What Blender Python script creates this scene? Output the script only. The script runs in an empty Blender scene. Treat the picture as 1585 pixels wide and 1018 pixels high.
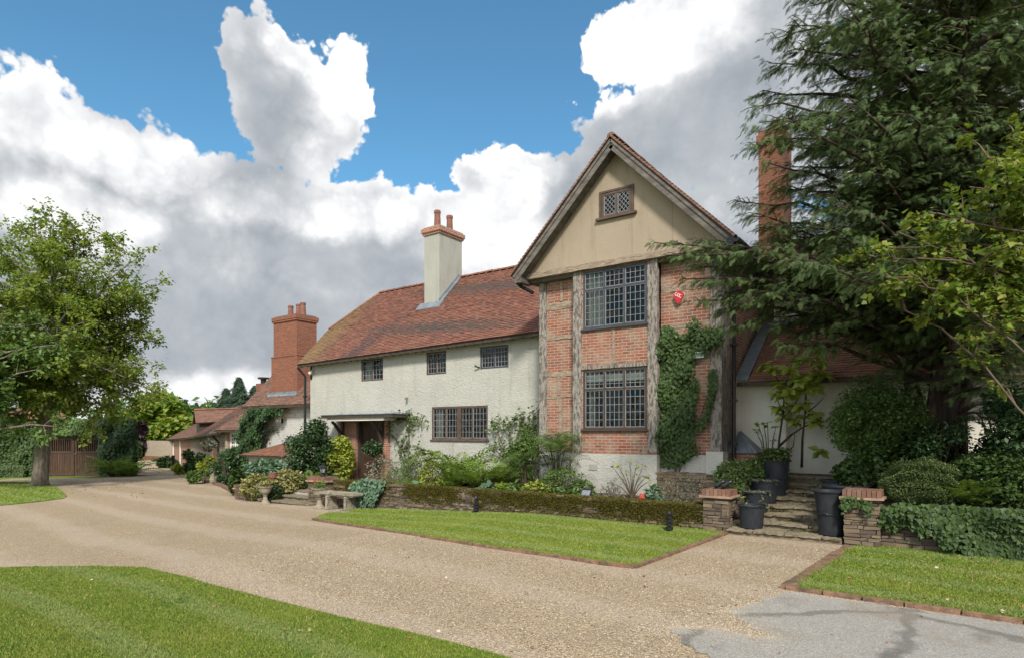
import bpy, math, random
import numpy as np
from mathutils import Vector, Matrix
R = math.radians
sc = bpy.context.scene
COL = sc.collection
rnd = random.Random(7)
rng = np.random.default_rng(7)

# ------------------------------------------------------------------ camera / world / sun / exposure
FX, CX, HY = 960.0, 792.5, 668.0
CH = 1.9
CA, SA = .8133, .5818
cam_d = bpy.data.cameras.new('camera'); cam = bpy.data.objects.new('camera', cam_d); COL.objects.link(cam)
cam_d.sensor_width = 36; cam_d.lens = FX / 1585 * 36; cam_d.shift_y = (HY - 509) / 1585
cam_d.clip_end = 3000; cam_d.clip_start = .1
cam.location = (0, 0, CH); cam.rotation_euler = (R(90), 0, math.atan2(SA, CA))
sc.camera = cam

SUN_AZ, SUN_EL = (.62, -.785), 40          # horizontal direction towards the sun
sun_d = bpy.data.lights.new('sun', 'SUN'); sun = bpy.data.objects.new('sun', sun_d); COL.objects.link(sun)
sun_d.energy = 2.8; sun_d.angle = R(9); sun_d.color = (1, .95, .87)
_sv = Vector((SUN_AZ[0] * math.cos(R(SUN_EL)), SUN_AZ[1] * math.cos(R(SUN_EL)), math.sin(R(SUN_EL))))
sun.rotation_euler = _sv.to_track_quat('Z', 'Y').to_euler()
sc.view_settings.view_transform = 'Standard'; sc.view_settings.look = 'None'
sc.view_settings.gamma = 1; sc.view_settings.exposure = 0.90
try:
    sc.cycles.use_denoising = True
    sc.cycles.max_bounces = 6; sc.cycles.transparent_max_bounces = 12
    sc.cycles.diffuse_bounces = 3; sc.cycles.glossy_bounces = 2; sc.cycles.transmission_bounces = 2
    sc.cycles.caustics_reflective = False; sc.cycles.caustics_refractive = False
except Exception: pass


class NT:
    """tiny node-tree helper"""
    def __init__(s, nt): s.nt = nt; s.n = nt.nodes; s.l = nt.links
    def node(s, t, **kw):
        n = s.n.new(t)
        for k, v in kw.items(): setattr(n, k, v)
        return n
    def set(s, sock, v):
        if hasattr(v, 'links') or isinstance(v, bpy.types.NodeSocket): s.l.new(v, sock)
        else: sock.default_value = v
    def math(s, op, a, b=0.0, c=None, clamp=False):
        n = s.node('ShaderNodeMath', operation=op); n.use_clamp = clamp
        s.set(n.inputs[0], a); s.set(n.inputs[1], b)
        if c is not None: s.set(n.inputs[2], c)
        return n.outputs[0]
    def vmath(s, op, a, b=(0, 0, 0)):
        n = s.node('ShaderNodeVectorMath', operation=op)
        s.set(n.inputs[0], a); s.set(n.inputs[1], b)
        return n.outputs['Value'] if op in ('LENGTH', 'DOT_PRODUCT', 'DISTANCE') else n.outputs[0]
    def mix(s, f, a, b, mode='MIX'):
        n = s.node('ShaderNodeMix', data_type='RGBA', blend_type=mode)
        s.set(n.inputs[0], f)
        for i, v in ((6, a), (7, b)):
            if isinstance(v, (tuple, list)) and len(v) == 3: v = (*v, 1)
            s.set(n.inputs[i], v)
        return n.outputs[2]
    def noise(s, vec, scale, detail=4, rough=.55, dist=0.0, out='Fac'):
        n = s.node('ShaderNodeTexNoise'); 
        if vec is not None: s.l.new(vec, n.inputs['Vector'])
        n.inputs['Scale'].default_value = scale; n.inputs['Detail'].default_value = detail
        n.inputs['Roughness'].default_value = rough; n.inputs['Distortion'].default_value = dist
        return n.outputs[0 if out == 'Fac' else 1]
    def ss(s, v, a, b, lo=0.0, hi=1.0):
        n = s.node('ShaderNodeMapRange', interpolation_type='SMOOTHSTEP')
        s.set(n.inputs[0], v); s.set(n.inputs[1], a); s.set(n.inputs[2], b); s.set(n.inputs[3], lo); s.set(n.inputs[4], hi)
        return n.outputs[0]
    def ramp(s, v, stops, interp='LINEAR'):
        n = s.node('ShaderNodeValToRGB'); e = n.color_ramp.elements; n.color_ramp.interpolation = interp
        while len(e) < len(stops): e.new(.5)
        for i, (p, c) in enumerate(stops):
            e[i].position = p; e[i].color = (*c, 1) if len(c) == 3 else c
        s.set(n.inputs[0], v); return n.outputs[0]
    def bump(s, h, strength=.5, dist=.01, normal=None):
        n = s.node('ShaderNodeBump'); n.inputs['Strength'].default_value = strength; n.inputs['Distance'].default_value = dist
        s.set(n.inputs['Height'], h)
        if normal is not None: s.l.new(normal, n.inputs['Normal'])
        return n.outputs[0]


def build_world():
    w = bpy.data.worlds.new('World'); sc.world = w; w.use_nodes = True
    T = NT(w.node_tree)
    for n in list(T.n): T.n.remove(n)
    tc = T.node('ShaderNodeTexCoord').outputs['Generated']
    d = T.vmath('NORMALIZE', tc)
    sky = T.node('ShaderNodeTexSky', sky_type='NISHITA')
    sky.sun_disc = False; sky.sun_elevation = R(SUN_EL); sky.sun_rotation = math.atan2(SUN_AZ[0], SUN_AZ[1])
    sky.air_density = 1.0; sky.dust_density = .6; sky.ozone_density = 1.5; sky.altitude = 100
    # direction -> azimuth / elevation relative to the drive's heading
    r = T.vmath('DOT_PRODUCT', d, (CA, SA, 0)); f = T.vmath('DOT_PRODUCT', d, (-SA, CA, 0))
    az = T.math('ARCTAN2', r, f)
    sep = T.node('ShaderNodeSeparateXYZ'); T.l.new(d, sep.inputs[0])
    el = T.math('ARCSINE', sep.outputs[2])
    big = T.noise(d, 3.1, 6, .6, 0.3, 'Color'); fine = T.noise(d, 11, 8, .62)
    big2 = T.noise(d, 5.0, 5, .55, .2)
    vr = T.node('ShaderNodeTexVoronoi', feature='F1'); T.l.new(T.vmath('ADD', d, T.vmath('MULTIPLY', T.noise(d, 9, 3, .5, 0, 'Color'), (.05, .05, .05))), vr.inputs['Vector'])
    vr.inputs['Scale'].default_value = 13; vr.inputs['Detail'].default_value = 3; vr.inputs['Roughness'].default_value = .55; vr.inputs['Lacunarity'].default_value = 2.2
    bil = T.math('SUBTRACT', .50, vr.outputs['Distance'])
    cmb = T.node('ShaderNodeCombineXYZ'); T.l.new(az, cmb.inputs[0]); T.l.new(el, cmb.inputs[1])
    warp = T.vmath('MULTIPLY', T.vmath('SUBTRACT', big, (.5, .5, .5)), (.10, .10, 0))
    warp2 = T.vmath('MULTIPLY', T.vmath('SUBTRACT', T.noise(d, 13, 5, .6, 0, 'Color'), (.5, .5, .5)), (.06, .06, 0))
    p = T.vmath('ADD', T.vmath('ADD', cmb.outputs[0], warp), warp2)
    def ang(px, py):
        a = (px - CX) / FX; b = (HY - py) / FX
        return math.atan(a), math.atan(b / math.sqrt(1 + a * a))
    def field(blobs):
        acc = None
        for (px, py, rx, ry) in blobs:
            c = ang(px, py); ex = ang(px + rx, py); ey = ang(px, py - ry)
            sx = 1 / max(.01, abs(ex[0] - c[0])); sy = 1 / max(.01, abs(ey[1] - c[1]))
            q = T.vmath('MULTIPLY', T.vmath('SUBTRACT', p, (c[0], c[1], 0)), (sx, sy, 0))
            g = T.math('SUBTRACT', 1.0, T.vmath('LENGTH', q))
            if acc is None: acc = g
            else:
                n = T.node('ShaderNodeMath', operation='SMOOTH_MAX'); T.set(n.inputs[0], acc); T.set(n.inputs[1], g); n.inputs[2].default_value = .12
                acc = n.outputs[0]
        return acc
    cover = field([(1200, 10, 150, 130), (430, 110, 110, 110), (535, 170, 62, 120), (470, 200, 130, 150), (60, 240, 190, 135), (220, 300, 170, 130), (410, 330, 200, 120),
                   (560, 350, 190, 95), (690, 340, 120, 70), (200, 470, 700, 180), (600, 480, 500, 130), (810, 300, 95, 90), (770, 330, 100, 90),
                   (960, 60, 80, 75), (1060, 40, 170, 110), (1180, 180, 320, 190), (1000, 210, 170, 110), (900, 280, 130, 90), (1000, 420, 420, 180), (1500, 200, 420, 420)])
    white = field([(545, 120, 80, 150), (470, 60, 90, 60), (540, 260, 120, 70), (230, 250, 160, 60), (60, 190, 120, 80), (480, 330, 200, 60), (660, 320, 120, 55),
                   (805, 245, 70, 45), (800, 300, 50, 80), (760, 360, 110, 60), (1010, 50, 190, 85), (930, 120, 70, 60), (330, 620, 150, 50), (180, 640, 90, 40), (120, 330, 160, 60),(740,400,100,50)])
    dark = field([(340, 515, 430, 100), (400, 190, 60, 80), (430, 520, 260, 100), (60, 430, 160, 60), (1010, 220, 190, 75), (1120, 200, 190, 100), (740, 310, 90, 42), (560, 430, 150, 50),
                  (1150, 120, 90, 90), (870, 235, 50, 40), (1080, 400, 120, 50)])
    n0 = T.math('SUBTRACT', fine, .5); n1 = T.math('SUBTRACT', big2, .5)
    D = T.math('ADD', cover, T.math('ADD', T.math('ADD', T.math('MULTIPLY', n0, .30), T.math('MULTIPLY', bil, .42)), T.math('MULTIPLY', n1, .30)))
    D = T.math('ADD', T.math('ADD', D, .10), T.ss(el, .03, .16, .9, 0))
    # beyond the photographed part of the sky: ordinary broken cloud
    far = T.ss(T.math('ABSOLUTE', az), .95, 1.3)
    high = T.ss(el, .75, 1.0)
    oth = T.math('SUBTRACT', T.noise(d, 2.2, 7, .55), .42)
    fz = T.math('MAXIMUM', far, high)
    D = T.math('ADD', T.math('MULTIPLY', D, T.math('SUBTRACT', 1, fz)), T.math('MULTIPLY', T.math('MULTIPLY', oth, 2.0), fz))
    mask = T.ss(D, .0, .085)
    edge = T.ss(D, 0.0, .30, 1, 0)
    Wt = T.ss(T.math('ADD', white, T.math('MULTIPLY', n1, .9)), -.15, .45)
    Dk = T.ss(T.math('ADD', dark, T.math('MULTIPLY', n1, .7)), -.1, .65)
    b = T.math('ADD', .70, T.math('MULTIPLY', n1, .85))
    b = T.math('ADD', b, T.math('MULTIPLY', Wt, .40))
    b = T.math('ADD', b, T.math('MULTIPLY', edge, .16))
    b = T.math('SUBTRACT', b, T.math('MULTIPLY', Dk, .26))
    b = T.math('ADD', b, T.math('ADD', T.math('MULTIPLY', n0, .38), T.math('MULTIPLY', T.math('MULTIPLY', bil, .40), T.math('SUBTRACT', 1, T.math('MULTIPLY', Dk, .6)))), clamp=True)
    b = T.math('MAXIMUM', b, .06)
    ccol = T.ramp(b, [(0, (.16, .183, .205)), (.25, (.215, .235, .258)), (.5, (.30, .317, .335)), (.75, (.43, .437, .45)), (1, (.62, .62, .615))])
    bright = T.ss(T.math('ABSOLUTE', az), 1.0, 1.7, 10, 20)          # unseen clouds behind the view, brightened to add fill light on the facade
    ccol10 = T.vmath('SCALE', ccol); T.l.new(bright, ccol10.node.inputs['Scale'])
    skyc = T.mix(1.0, sky.outputs[0], (.54, .90, .94), 'MULTIPLY')
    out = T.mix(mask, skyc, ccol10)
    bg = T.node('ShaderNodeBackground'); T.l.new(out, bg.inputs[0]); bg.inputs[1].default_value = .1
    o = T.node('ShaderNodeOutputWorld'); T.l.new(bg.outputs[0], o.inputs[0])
build_world()

# ------------------------------------------------------------------ measuring helpers
def ray(px, py):
    a = (px - CX) / FX; b = (HY - py) / FX
    return CA * a - SA, SA * a + CA, b
def at(px, py, Y):
    x, y, z = ray(px, py); t = Y / y
    return Vector((x * t, Y, CH + z * t))
def atd(px, py, d):                      # at a given depth along the view
    x, y, z = ray(px, py)
    return Vector((x * d, y * d, CH + z * d))
def xat(px, Y): return at(px, HY, Y).x
GX = [-400, -80, -60, -32, -20, -14, -8, 400]; GZ = [-1.6, -1.2, -1.1, -.6, -.45, -.3, 0, 0]
def gz(x, y=0): return float(np.interp(x, GX, GZ))
def gp(px, py):
    x, y, z = ray(px, py); d = 12.0
    for _ in range(30):
        d = (gz(x * d) - CH) / z if z < -1e-4 else 200
        d = min(d, 300)
    return Vector((x * d, y * d, gz(x * d)))
def camw(r, f, z): return Vector((CA * r - SA * f, SA * r + CA * f, z))

# ------------------------------------------------------------------ mesh helpers
class MB:
    def __init__(s): s.v = []; s.f = []
    def quad(s, *p):
        b = len(s.v); s.v += [tuple(q) for q in p]; s.f.append(tuple(range(b, b + len(p))))
    def box(s, x0, x1, y0, y1, z0, z1):
        b = len(s.v)
        s.v += [(x0, y0, z0), (x1, y0, z0), (x1, y1, z0), (x0, y1, z0), (x0, y0, z1), (x1, y0, z1), (x1, y1, z1), (x0, y1, z1)]
        s.f += [tuple(b + i for i in q) for q in ((0, 3, 2, 1), (4, 5, 6, 7), (0, 1, 5, 4), (1, 2, 6, 5), (2, 3, 7, 6), (3, 0, 4, 7))]
    def bar(s, a, b_, w, h, up=(0, 0, 1)):
        a = Vector(a); b_ = Vector(b_); d = (b_ - a).normalized(); up = Vector(up)
        sd = d.cross(up).normalized(); u = sd.cross(d).normalized(); k = len(s.v)
        for p in (a, b_):
            for (i, j) in ((-1, -1), (1, -1), (1, 1), (-1, 1)): s.v.append(tuple(p + sd * i * w / 2 + u * j * h / 2))
        s.f += [tuple(k + i for i in q) for q in ((0, 3, 2, 1), (4, 5, 6, 7), (0, 1, 5, 4), (1, 2, 6, 5), (2, 3, 7, 6), (3, 0, 4, 7))]
    def prism(s, poly, axis_vec):         # poly list of 3d points, extruded
        n = len(poly); b = len(s.v); av = Vector(axis_vec)
        s.v += [tuple(Vector(p)) for p in poly] + [tuple(Vector(p) + av) for p in poly]
        s.f.append(tuple(range(b, b + n))[::-1]); s.f.append(tuple(range(b + n, b + 2 * n)))
        for i in range(n): j = (i + 1) % n; s.f.append((b + i, b + j, b + n + j, b + n + i))
    def tube(s, pts, rad, seg=8, cap=True, wob=0.0):
        pts = [Vector(p) for p in pts]; n = len(pts); b = len(s.v); ref = None
        for i, p in enumerate(pts):
            d = (pts[min(i + 1, n - 1)] - pts[max(i - 1, 0)]).normalized()
            if ref is None: ref = d.orthogonal().normalized()
            ref = (ref - d * ref.dot(d)).normalized(); o = d.cross(ref)
            r = rad[i] if hasattr(rad, '__len__') else rad
            for k in range(seg):
                t = 2 * math.pi * k / seg; rr = r * (1 + wob * rnd.uniform(-1, 1))
                s.v.append(tuple(p + ref * math.cos(t) * rr + o * math.sin(t) * rr))
        for i in range(n - 1):
            for k in range(seg):
                k2 = (k + 1) % seg; s.f.append((b + i * seg + k, b + i * seg + k2, b + (i + 1) * seg + k2, b + (i + 1) * seg + k))
        if cap:
            s.f.append(tuple(b + k for k in range(seg))[::-1]); s.f.append(tuple(b + (n - 1) * seg + k for k in range(seg)))
    def lathe(s, c, prof, seg=24, sx=1, sy=1):
        b = len(s.v); cx, cy, cz = c
        for (r, z) in prof:
            for k in range(seg):
                t = 2 * math.pi * k / seg; s.v.append((cx + r * sx * math.cos(t), cy + r * sy * math.sin(t), cz + z))
        for i in range(len(prof) - 1):
            for k in range(seg):
                k2 = (k + 1) % seg; s.f.append((b + i * seg + k, b + i * seg + k2, b + (i + 1) * seg + k2, b + (i + 1) * seg + k))
        s.f.append(tuple(b + k for k in range(seg))[::-1]); s.f.append(tuple(b + (len(prof) - 1) * seg + k for k in range(seg)))
    def build(s, name, mat, parent=None, smooth=False):
        me = bpy.data.meshes.new(name); me.from_pydata(s.v, [], s.f); me.materials.append(mat)
        if smooth: me.polygons.foreach_set('use_smooth', [True] * len(me.polygons))
        me.update(); o = bpy.data.objects.new(name, me); COL.objects.link(o); o.parent = parent
        return o

def rough_box(mb, x0, x1, y0, y1, z0, z1, cell=.1, amp=.012):
    """box with subdivided, unevenly worn faces"""
    nx = max(1, round((x1 - x0) / cell)); ny = max(1, round((y1 - y0) / cell)); nz = max(1, round((z1 - z0) / cell))
    idx = {}
    def V(i, j, k):
        if (i, j, k) not in idx:
            p = [x0 + (x1 - x0) * i / nx, y0 + (y1 - y0) * j / ny, z0 + (z1 - z0) * k / nz]
            e = (i in (0, nx)) + (j in (0, ny)) + (k in (0, nz))
            c = ((x0 + x1) / 2, (y0 + y1) / 2, (z0 + z1) / 2)
            for q in range(3):
                p[q] += rnd.uniform(-amp, amp)
                if e >= 2: p[q] += (c[q] - p[q]) / max(.05, abs(c[q] - p[q])) * amp * .9 * rnd.random()
            idx[(i, j, k)] = len(mb.v); mb.v.append(tuple(p))
        return idx[(i, j, k)]
    for i in range(nx):
        for j in range(ny):
            mb.f.append((V(i, j, 0), V(i, j + 1, 0), V(i + 1, j + 1, 0), V(i + 1, j, 0)))
            mb.f.append((V(i, j, nz), V(i + 1, j, nz), V(i + 1, j + 1, nz), V(i, j + 1, nz)))
    for i in range(nx):
        for k in range(nz):
            mb.f.append((V(i, 0, k), V(i + 1, 0, k), V(i + 1, 0, k + 1), V(i, 0, k + 1)))
            mb.f.append((V(i, ny, k), V(i, ny, k + 1), V(i + 1, ny, k + 1), V(i + 1, ny, k)))
    for j in range(ny):
        for k in range(nz):
            mb.f.append((V(0, j, k), V(0, j, k + 1), V(0, j + 1, k + 1), V(0, j + 1, k)))
            mb.f.append((V(nx, j, k), V(nx, j + 1, k), V(nx, j + 1, k + 1), V(nx, j, k + 1)))

def np_mesh(name, V, F, mat, parent=None, smooth=False):
    me = bpy.data.meshes.new(name); V = np.asarray(V, np.float32); F = np.asarray(F, np.int32)
    k = F.shape[1]; me.vertices.add(len(V)); me.vertices.foreach_set('co', V.ravel())
    me.loops.add(F.size); me.loops.foreach_set('vertex_index', F.ravel())
    me.polygons.add(len(F)); me.polygons.foreach_set('loop_start', np.arange(0, F.size, k, dtype=np.int32))
    me.update(calc_edges=True); me.materials.append(mat)
    if smooth: me.polygons.foreach_set('use_smooth', np.ones(len(F), bool))
    o = bpy.data.objects.new(name, me); COL.objects.link(o); o.parent = parent
    return o

def nrm(a): return a / np.maximum(1e-9, np.linalg.norm(a, axis=1, keepdims=True))
def bake(tv, tf, P, D, U, S):
    """copy a template (x forward, y side, z up) to many frames, one vertex array"""
    P = np.asarray(P, float); D = nrm(np.asarray(D, float)); s = nrm(np.cross(U, D)); n = np.cross(D, s)
    S = np.asarray(S, float)
    if S.ndim == 1: S = np.repeat(S[:, None], 3, 1)
    tv = np.asarray(tv, float); m = len(tv)
    W = (P[:, None, :] + (tv[None, :, 0:1] * S[:, None, 0:1]) * D[:, None, :] + (tv[None, :, 1:2] * S[:, None, 1:2]) * s[:, None, :] + (tv[None, :, 2:3] * S[:, None, 2:3]) * n[:, None, :])
    F = (np.asarray(tf)[None] + (np.arange(len(P)) * m)[:, None, None]).reshape(-1, len(tf[0]))
    return W.reshape(-1, 3), F

LEAF = ([(0, 0, 0), (.45, .28, .05), (1, 0, -.1), (.45, -.28, .05)], [(0, 1, 2, 3)])
LEAF_W = ([(0, 0, 0), (.35, .42, .06), (1, 0, -.12), (.35, -.42, .06)], [(0, 1, 2, 3)])
LEAF_N = ([(0, 0, 0), (.5, .14, .03), (1, 0, -.12), (.5, -.14, .03)], [(0, 1, 2, 3)])
BLADE = ([(0, -.10, 0), (0, .10, 0), (1, 0, 0)], [(0, 1, 2)])
def spray_template():
    v = []; f = []
    def dia(p, q, w):
        p = np.array(p, float); q = np.array(q, float); d = q - p; s = np.cross(d, (0, 0, 1)); s = s / np.linalg.norm(s) * w; b = len(v)
        v.extend([p, p + d * .4 + s, q, p + d * .4 - s]); f.append((b, b + 1, b + 2, b + 3))
    dia((0, 0, 0), (1, 0, -.25), .03)
    for i in range(7):
        t = .08 + .125 * i; L = .40 - .04 * i
        for sg in (-1, 1):
            dia((t, 0, -.25 * t * t), (t + L * .75, sg * L * .75, -.25 * t * t - .10), .034)
    return np.array(v), f
SPRAY = spray_template()
def fern_template():
    v = []; f = []
    n = 13
    for i in range(n):
        t = (i + .5) / n; x = t; z = .55 * t - .75 * t * t; w = .27 * math.sin(math.pi * (t * .85 + .12)); b = len(v)
        for sg in (-1, 1):
            b = len(v); v.extend([(x, 0, z), (x + .035, sg * w * .5, z + .01), (x + .05, sg * w, z - .03), (x + .06, sg * w * .4, z)]); 
            v[-1] = (x + .078, sg * w * .4, z); f.append((b, b + 1, b + 2, b + 3) if sg > 0 else (b + 3, b + 2, b + 1, b))
    return np.array(v), f
FROND = fern_template()

def leaf_obj(name, mat, P, size, tmpl=LEAF, parent=None, outward=None, droop=.35, flat=.5, sj=.35):
    """leaves at points P; random heading, partly facing up/outward"""
    P = np.asarray(P, float); n = len(P)
    D = rng.normal(size=(n, 3)); D[:, 2] = D[:, 2] * .5 - droop
    if outward is not None: D += outward
    U = rng.normal(size=(n, 3)) * flat + np.array([0, 0, 1.0])
    if outward is not None: U += np.asarray(outward) * .6
    S = size * (1 + sj * rng.uniform(-1, 1, n))
    V, F = bake(tmpl[0], tmpl[1], P, D, U, S)
    return np_mesh(name, V, F, mat, parent)

# ------------------------------------------------------------------ tagging
def tag(o, label=None, cat=None, group=None, kind=None):
    if label: o['label'] = label
    if cat: o['category'] = cat
    if group: o['group'] = group
    if kind: o['kind'] = kind
    return o
def empty(name, loc=(0, 0, 0), rz=0, label=None, cat=None, group=None):
    o = bpy.data.objects.new(name, None); COL.objects.link(o); o.location = loc; o.rotation_euler = (0, 0, rz)
    return tag(o, label, cat, group)

# ------------------------------------------------------------------ materials
def new_mat(name):
    m = bpy.data.materials.new(name); m.use_nodes = True; T = NT(m.node_tree)
    for n in list(T.n): T.n.remove(n)
    o = T.node('ShaderNodeOutputMaterial'); p = T.node('ShaderNodeBsdfPrincipled'); T.l.new(p.outputs[0], o.inputs[0])
    T.p = p; T.o = o
    tc = T.node('ShaderNodeTexCoord'); T.obj = tc.outputs['Object']; T.nor = tc.outputs['Normal']
    return m, T
def fin(T, col, rough=.8, normal=None, spec=.3, metal=0):
    if isinstance(col, tuple): col = (*col, 1) if len(col) == 3 else col
    T.set(T.p.inputs['Base Color'], col); T.set(T.p.inputs['Roughness'], rough)
    T.p.inputs['Specular IOR Level'].default_value = spec; T.p.inputs['Metallic'].default_value = metal
    if normal is not None: T.l.new(normal, T.p.inputs['Normal'])
def wallmap(T):
    sp = T.node('ShaderNodeSeparateXYZ'); T.l.new(T.obj, sp.inputs[0])
    sn = T.node('ShaderNodeSeparateXYZ'); T.l.new(T.nor, sn.inputs[0])
    fx = T.math('GREATER_THAN', T.math('ABSOLUTE', sn.outputs[0]), .7)
    fzz = T.math('GREATER_THAN', T.math('ABSOLUTE', sn.outputs[2]), .7)
    u = T.math('ADD', T.math('MULTIPLY', sp.outputs[1], fx), T.math('MULTIPLY', sp.outputs[0], T.math('SUBTRACT', 1, fx)))
    v = T.math('ADD', T.math('MULTIPLY', sp.outputs[1], fzz), T.math('MULTIPLY', sp.outputs[2], T.math('SUBTRACT', 1, fzz)))
    c = T.node('ShaderNodeCombineXYZ'); T.l.new(u, c.inputs[0]); T.l.new(v, c.inputs[1])
    return c.outputs[0]
M = {}
def brick_mat(name, c1, c2, mortar, bw=.225, bh=.075, ms=.011, patch=0.0, patchcol=(.5, .43, .34), dirt=.4, warp=.006):
    m, T = new_mat(name); v = wallmap(T)
    wv = T.vmath('ADD', v, T.vmath('MULTIPLY', T.vmath('SUBTRACT', T.noise(T.obj, 9, 3, .5, 0, 'Color'), (.5, .5, .5)), (warp * 2, warp * 2, 0)))
    b = T.node('ShaderNodeTexBrick'); T.l.new(wv, b.inputs['Vector']); b.inputs['Scale'].default_value = 1
    b.inputs['Brick Width'].default_value = bw; b.inputs['Row Height'].default_value = bh; b.inputs['Mortar Size'].default_value = ms
    b.inputs['Mortar Smooth'].default_value = .25; b.inputs['Bias'].default_value = -.1
    b.inputs['Color1'].default_value = (*c1, 1); b.inputs['Color2'].default_value = (*c2, 1); b.inputs['Mortar'].default_value = (*mortar, 1)
    # a second brick lattice of random darkness for single burnt / pale bricks
    n = T.noise(T.vmath('MULTIPLY', wv, (1 / bw, 1 / bh, 1)), 1.0, 2, .7)
    col = T.mix(T.ss(n, .56, .66, 0, .55), b.outputs[0], (c1[0] * .45, c1[1] * .4, c1[2] * .5))
    n2 = T.noise(T.obj, 3.0, 6, .65)
    col = T.mix(T.ss(n2, .42, .72, 0, dirt), col, (.10, .085, .07))
    col = T.mix(T.ss(T.noise(T.obj, 2.1, 7, .7), .58 - patch * .25, .70, 0, patch), col, patchcol)
    col = T.mix(b.outputs['Fac'], col, mortar)
    h = T.math('ADD', T.math('MULTIPLY', T.math('SUBTRACT', 1, b.outputs['Fac']), 1.0), T.math('MULTIPLY', T.noise(T.obj, 60, 4), .5))
    fin(T, col, .88, T.bump(h, .75, .012)); M[name] = m
def plain_mat(name, col, rough=.8, nscale=6, var=.25, bump=.3, bscale=40, bdist=.01, stretch=(1, 1, 1), spec=.3, metal=0, dark=None, dthr=(.55, .75), damt=.6, dscale=2.0):
    m, T = new_mat(name); v = T.vmath('MULTIPLY', T.obj, stretch)
    n = T.noise(v, nscale, 6, .6)
    c = T.mix(T.ss(n, .25, .75), tuple(x * (1 - var) for x in col), tuple(min(1, x * (1 + var)) for x in col))
    if dark is not None:
        c = T.mix(T.ss(T.noise(v, dscale, 7, .68), dthr[0], dthr[1], 0, damt), c, dark)
    fin(T, c, rough, T.bump(T.noise(v, bscale, 5, .6), bump, bdist), spec, metal); M[name] = m; return m
def island_mat(name, cols, rough=.7, bump=.3, bscale=60, noise_amt=.25, spec=.3, stain=None):
    m, T = new_mat(name)
    g = T.node('ShaderNodeNewGeometry').outputs['Random Per Island']
    c = T.ramp(g, [(i / (len(cols) - 1), x) for i, x in enumerate(cols)])
    n = T.noise(T.obj, 2.2, 6, .65)
    c = T.mix(T.ss(n, .4, .7, 0, noise_amt), c, (.07, .055, .045))
    c = T.mix(T.ss(T.noise(T.obj, 22, 4, .7), .5, .75, 0, noise_amt * .8), c, (.42, .36, .27) if stain != 'none' else (.1, .1, .1))
    if stain == 'soot':                     # old run-off streaks below the chimney, fixed on the tiles
        sp = T.node('ShaderNodeSeparateXYZ'); T.l.new(T.obj, sp.inputs[0])
        s = T.math('ADD', T.math('SUBTRACT', sp.outputs[0], -16.9), T.math('MULTIPLY', T.math('SUBTRACT', 17.2, sp.outputs[1]), .75))
        s = T.math('ADD', s, T.math('MULTIPLY', T.math('SUBTRACT', T.noise(T.obj, 1.5, 5, .6), .5), 1.8))
        k = T.math('MULTIPLY', T.ss(T.math('ABSOLUTE', s), .15, .8, 1, 0), T.ss(sp.outputs[2], 5.0, 6.9, 1, .0))
        c = T.mix(T.math('MULTIPLY', k, .6), c, (.05, .04, .045))
        lich = T.ss(T.math('ADD', sp.outputs[0], T.math('MULTIPLY', n, 3)), -19.6, -18, .5, 0)
        c = T.mix(lich, c, (.19, .15, .06))
    fin(T, c, rough, T.bump(T.noise(T.obj, bscale, 4), bump, .006), spec); M[name] = m
def leaf_mat(name, cols, trans=.3, rough=.5, spec=.35):
    m, T = new_mat(name)
    g = T.node('ShaderNodeNewGeometry').outputs['Random Per Island']
    c = T.ramp(g, [(i / (len(cols) - 1), x) for i, x in enumerate(cols)])
    c = T.mix(T.ss(T.noise(T.obj, .9, 3), .3, .7, 0, .35), c, cols[0])
    fin(T, c, rough, None, spec)
    tr = T.node('ShaderNodeBsdfTranslucent'); T.l.new(T.mix(1, c, (1.15, 1.2, .6), 'MULTIPLY'), tr.inputs[0])
    mx = T.node('ShaderNodeMixShader'); mx.inputs[0].default_value = trans
    T.l.new(T.p.outputs[0], mx.inputs[1]); T.l.new(tr.outputs[0], mx.inputs[2]); T.l.new(mx.outputs[0], T.o.inputs[0]); M[name] = m

brick_mat('brick_wing', (.31, .100, .056), (.18, .062, .042), (.36, .29, .22), patch=.75, patchcol=(.32, .26, .19), dirt=.45, ms=.009)
brick_mat('brick_chimney', (.26, .088, .048), (.18, .062, .038), (.24, .15, .105), dirt=.3, ms=.008)
brick_mat('brick_plain', (.36, .14, .08), (.30, .11, .07), (.38, .31, .25), dirt=.45)
brick_mat('brick_white', (.50, .49, .45), (.47, .46, .42), (.44, .43, .39), dirt=.12, ms=.008)
brick_mat('stone_course', (.25, .18, .12), (.15, .115, .085), (.09, .075, .06), bw=.2, bh=.06, ms=.012, dirt=.5, warp=.03)
brick_mat('flint_wall', (.34, .26, .19), (.22, .17, .13), (.36, .30, .23), bw=.22, bh=.14, ms=.03, dirt=.3, warp=.05)

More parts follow.
